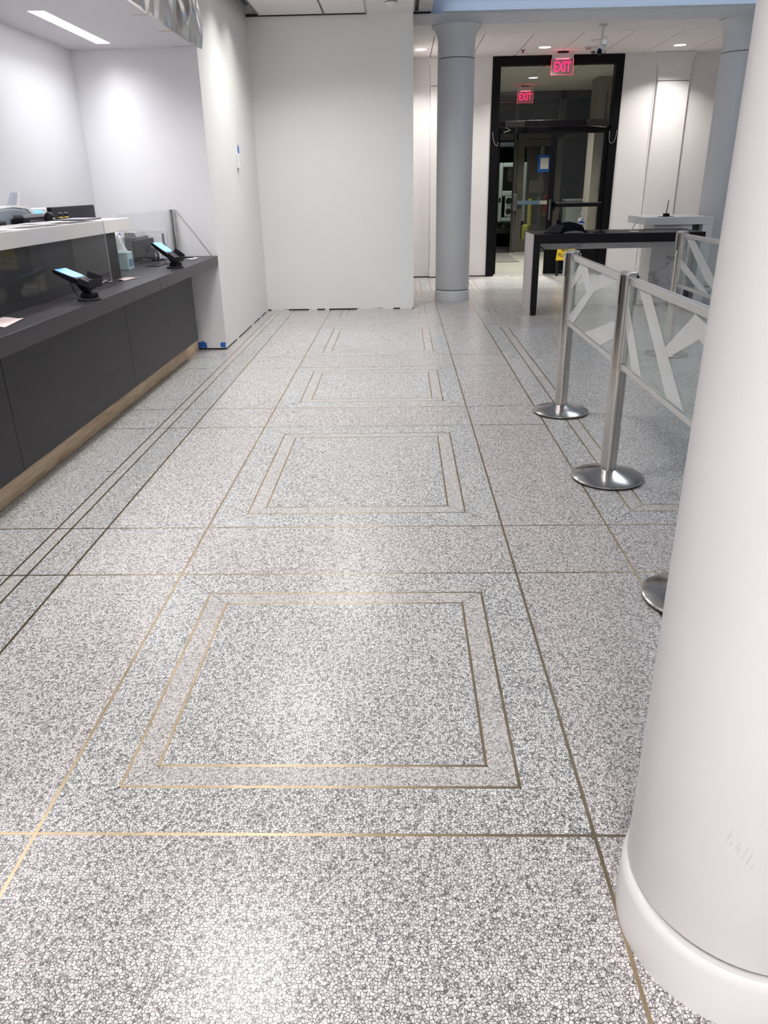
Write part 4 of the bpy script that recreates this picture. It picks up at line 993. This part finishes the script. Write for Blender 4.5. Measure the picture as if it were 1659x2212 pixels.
bx(3.03, 3.60, 9.60, 9.99, .0005, .0138, o=o).build('plinth_gap_shade', M_DARK, ms)  # dark strip standing in for the shade in the base gap
bx(2.905, 3.70, 9.55, 10.32, .9185, 1.003, o=o).build('top', M_LEDGE2, ms, bevel=.002)
bx(3.585, 3.70, 9.55, 10.0, .0005, .918, o=o).build('waterfall_leg', M_LEDGE2, ms, bevel=.002)
bx(3.475, 3.58, 9.70, 9.98, .0005, .918, o=o).build('recess_shade_panel', M_DGREY, ms)  # dark panel standing in for the shade between marble and white leg
# navy cap
t = thing('peaked_cap', 'navy cloth cap with brim lying on the black desk', 'cap', (1.86, 9.0, .877))
def crown(u, v):
    a = 2 * PI * u; th = v * PI / 2
    k = math.cos(th) ** .5 if v < 1 else 0
    x = .175 * k * math.cos(a); y = .11 * k * math.sin(a)
    z = .118 * (math.sin(th) ** .9 if v > 0 else 0)
    z *= (1.0 - .28 * max(0, x / .175) - .10 * max(0, -x / .175))
    return (x + .030, y, z + .002 + .005 * math.sin(4 * a + 2) * v * (1 - v))
MB().grid(crown, 44, 14).build('crown', M_NAVY, t, smooth=70)
def brim(u, v):
    a = math.radians(112 + 136 * u); r = 1 + .85 * v
    x = .150 * math.cos(a) * r + .02; y = .10 * math.sin(a) * (1 + .2 * v)
    return (x, y, .078 * (1 - v) ** 1.0 + .006 + .016 * math.sin(PI * u) * (1 - v) * (1 + v))
MB().grid(brim, 20, 10).build('brim', M_NAVYB, t, smooth=70, solid=.004)
MB().prism([(-.115, .0, .085), (-.06, .0, .105), (-.098, .0, .145), (-.112, .0, .135)], (0, .02, 0)).build('badge_fold', M_NAVY, t, bevel=.004)
def cuff(u, v):
    return (-.06 + .24 * u, -.112 - .02 * v - .01 * math.sin(7 * u), .004 + .025 * (1 - v) * (math.sin(PI * u) ** .5 if 0 < u < 1 else 0))
MB().grid(cuff, 16, 4).build('lining_edge', M_DGREY, t, smooth=70, solid=.002)
# bottle
t = thing('water_bottle', 'clear water bottle with blue label standing on the black desk', 'bottle', (2.045, 9.12, .877))
MB().lathe([(0, .001), (.030, .001), (.034, .006), (.033, .03), (.031, .06), (.034, .075), (.036, .10), (.036, .135), (.033, .155), (.024, .178), (.0135, .190), (.0135, .197)], n=32).build('body', M_PET, t, smooth=50)
MB().lathe([(.0145, .1972), (.0145, .211), (0, .212)], n=24).build('cap', M_WATERCAP, t, smooth=40)
lb = MB().lathe([(.0366, .085), (.0368, .10), (.0368, .150), (.0345, .152)], n=32).build('label_wrap', M_WATERCAP, t, smooth=50)
MB().lathe([(.0372, .098), (.0374, .116)], n=10, a0=math.radians(205), a1=math.radians(335)).build('label_band', M_BLUELABEL, lb, smooth=50)
MB().lathe([(.0373, .116), (.0371, .126)], n=4, a0=math.radians(250), a1=math.radians(290)).build('label_peak', M_BLUELABEL, lb, smooth=50)
MB().lathe([(.0372, .134), (.0371, .143)], n=4, a0=math.radians(255), a1=math.radians(305)).build('label_print', M_BLACKINK, lb, smooth=50)
MB().lathe([(.0325, .050), (.0350, .082)], n=4, a0=math.radians(250), a1=math.radians(290)).build('label_print', M_BLACKINK, lb, smooth=50)
t = thing('black_puck', 'small black round puck beside the water bottle', 'puck', (2.075, 9.03, .877))
MB().lathe([(.027, .0005), (.028, .004), (.028, .024), (.025, .028), (0, .028)], n=24).build('body', M_BLACK, t, smooth=40)
MB().lathe([(.0283, .018), (.0288, .020), (.0283, .022)], n=24).build('rim', M_DGREY, t, smooth=40)
t = thing('key_pouch', 'flat black key pouch lying right of the water bottle', 'pouch', (2.235, 9.0, .877))
MB().lathe([(.055, .0005), (.068, .006), (.06, .013), (0, .018)], n=24, M=Matrix.Diagonal((1.1, .7, 1, 1))).build('pouch', M_BLACKM, t, smooth=60)
MB().lathe([(.02, .0175), (.026, .022), (.016, .030), (0, .031)], n=18, M=Matrix.Translation((.01, 0, 0))).build('clip', M_BLACK, t, smooth=60)
bx(.03, .085, -.03, -.01, .0135, .0165).build('strap', M_DGREY, t)
t = thing('sign_holder', 'slanted metal sign holder standing on the black desk', 'sign holder', (2.60, 9.02, .877))
bx(-.02, .075, -.05, .05, .0005, .006).build('foot', M_ALU, t, bevel=.001)
R_ = Matrix.Translation((-.012, 0, .006)) @ Matrix.Rotation(math.radians(27), 4, 'Y')
MB().box(-.003, .003, -.014, .014, 0, .15, M=R_).build('back_plate', M_ALU, t, bevel=.001)
t = thing('counter_antenna', 'small black stand with upright rod on the white station top', 'stand', (3.19, 9.72, 1.003))
bx(-.032, .032, -.03, .03, .0005, .036).build('block', M_BLACK, t, bevel=.003)
MB().cyl((.0, 0, .0362), (.010, 0, .185), .0055, 10, .004).build('rod', M_BLACK, t, smooth=40)
MB().box(-.09, .09, -.012, .012, .0005, .005).build('foot_bar', M_BLACKM, t)
# wet floor sign
t = thing('wet_floor_sign', 'yellow WET FLOOR sign leaning by the closed door leaf', 'floor sign', (2.68, 12.80, 0))
Rw = Matrix.Translation((2.68 - 2.68, 0, 0)) @ Matrix.Rotation(math.radians(-8), 4, 'X')
MB().prism([(-.165, 0, .245), (.165, 0, .245), (.115, 0, .62), (-.115, 0, .62)], (0, .012, 0), M=Rw).build('face', M_YELLOW, t, bevel=.003)
for a in (-.16, .12): MB().box(a, a + .04, .0, .012, .004, .2448, M=Rw).build('leg', M_BLACKM, t)
for s, z in (('WET', .40), ('FLOOR', .325)):
    text_obj('lettering', s, .078, .0008, Rw @ Matrix.Translation((0, -.0015, z)) @ Matrix.Rotation(PI / 2, 4, 'X'), M_BLACKINK, t)

# ================================================================ OUTSIDE
YV = 19.4
t = thing('parked_van', 'white van with its rear door open, parked outside the entrance', 'van', (2.6, YV, -.02))
o = (2.6, YV, -.02); van = t
MB(o).box(1.75, 1.85, YV + .25, YV + 4.0, .35, 2.3).box(3.32, 3.42, YV + .25, YV + 4.0, .35, 2.3).box(1.85, 3.32, YV + .25, YV + 4.0, 2.2, 2.3).box(1.85, 3.32, YV + 3.9, YV + 4.0, .35, 2.2).build('cargo_body', M_VANIN, t, bevel=.02)
bx(1.85, 3.32, YV + .25, YV + 3.9, .42, .48, o=o).build('cargo_floor', M_VANIN, t)
bx(1.75, 3.75, YV + .12, YV + .26, .28, .42, o=o).build('rear_bumper', M_DGREY, t, bevel=.02)
dr = MB(o)
x0, x1, z0, z1 = 2.33, 2.98, .56, 1.86
def fr(xa, xb, za, zb): dr.box(xa, xb, YV - .03, YV + .04, za, zb)
fr(x0, x0 + .09, z0, z1); fr(x1 - .09, x1, z0, z1); fr(x0 + .09, x1 - .09, z1 - .10, z1); fr(x0 + .09, x1 - .09, 1.13, 1.25); fr(x0 + .09, x1 - .09, z0, z0 + .10)
fr(x0 + .16, x1 - .09, .66, 1.13)
door = dr.build('rear_door', M_VAN, t, bevel=.025, seg=3)
bx(x0 + .09, x1 - .09, YV, YV + .01, 1.25, 1.76, o=o).build('pane', M_DGLASS, door)
gm = MB(o)
for i in range(8): gm.box(x0 + .10 + i * .058, x0 + .106 + i * .058, YV + .02, YV + .026, 1.26, 1.75)
for i in range(9): gm.box(x0 + .09, x1 - .09, YV + .02, YV + .026, 1.28 + i * .055, 1.286 + i * .055)
gm.build('mesh_grille', M_DGREY, door)
for (cx, cz, r) in ((2.58, 1.03, .075), (2.58, .80, .065)):
    MB(o).cyl((cx, YV - .034, cz), (cx, YV - .0305, cz), r, 24).build('access_hole', M_DARK, door)
for (cx, cz, r) in ((2.62, .92, .016), (2.66, .73, .02), (2.52, .68, .014), (2.70, .90, .014), (2.56, .92, .012)):
    MB(o).cyl((cx, YV - .034, cz), (cx, YV - .0305, cz), r, 12).build('bolt_hole', M_DARK, door)
bx(x0 + .005, x0 + .06, YV - .034, YV - .0305, 1.0, 1.10, o=o).build('access_hole', M_DARK, door)
MB(o).box(x0 - .06, x0 - .005, YV + .05, YV + .26, .56, 1.86).build('door_jamb', M_VAN, t, bevel=.02)
lt = bx(3.44, 3.58, YV + .10, YV + .24, .74, 1.15, o=o).build('tail_light', M_REDLENS, t, bevel=.015)
MB(o).box(3.58, 3.66, YV + .12, YV + .24, .68, 1.20).box(3.42, 3.58, YV + .12, YV + .24, .68, .735).build('light_surround', M_ALU, t, bevel=.01)
MB(o).cyl((3.30, YV + .0, 1.06), (3.30, YV + .10, 1.06), .045, 16).build('work_lamp', M_ALU, t, smooth=40)
def bollard(label, x, y, r, h):
    t = thing('bollard', label, 'bollard', (x, y, -.02))
    MB().lathe([(r, 0), (r, h - r * .5), (r * .9, h - r * .25), (r * .6, h - r * .06), (0, h)], n=28).build('pipe', M_BOLLARD, t, smooth=40)
    MB().lathe([(r + .02, 0), (r + .02, .02), (r, .03)], n=28).build('collar', M_ASPHALT, t, smooth=40)
bollard('short fat yellow bollard outside the far glass door', 2.90, 18.55, .105, .56)
bollard('tall thin yellow post outside, behind the short bollard', 3.02, 18.95, .05, 1.10)
for x in (1.98, 3.18):
    MB(o).lathe([(.18, -.10), (.31, -.10), (.33, -.07), (.33, .07), (.31, .10), (.18, .10)], n=32, M=Matrix.Translation((x, YV + .95, .311)) @ Matrix.Rotation(PI / 2, 4, 'Y')).build('wheel', M_RUBBER, van, smooth=40)
struct('ceiling_canopy', bx(-.5, 5.5, 17.62, 19.2, 3.361, 3.45), M_VWALL)
t = thing('added_van_lamp', 'unseen outdoor lamp added to light the van, out of view', 'lamp', (2.2, 18.3, 3.3))  # unseen source added, hung from the slab above, to light the van door
MB().lathe([(.12, 0), (.12, .03), (.05, .06), (0, .06)], n=28).build('housing', M_DGREY, t, smooth=40)
MB().lathe([(0, -.002), (.11, -.002)], n=28).build('lens', M_LAMP, t)
area_light('lamp_light', (0, 0, -.01), .2, 0, L_OUT, (.9, 1, .93), t, 160, 'DISK')
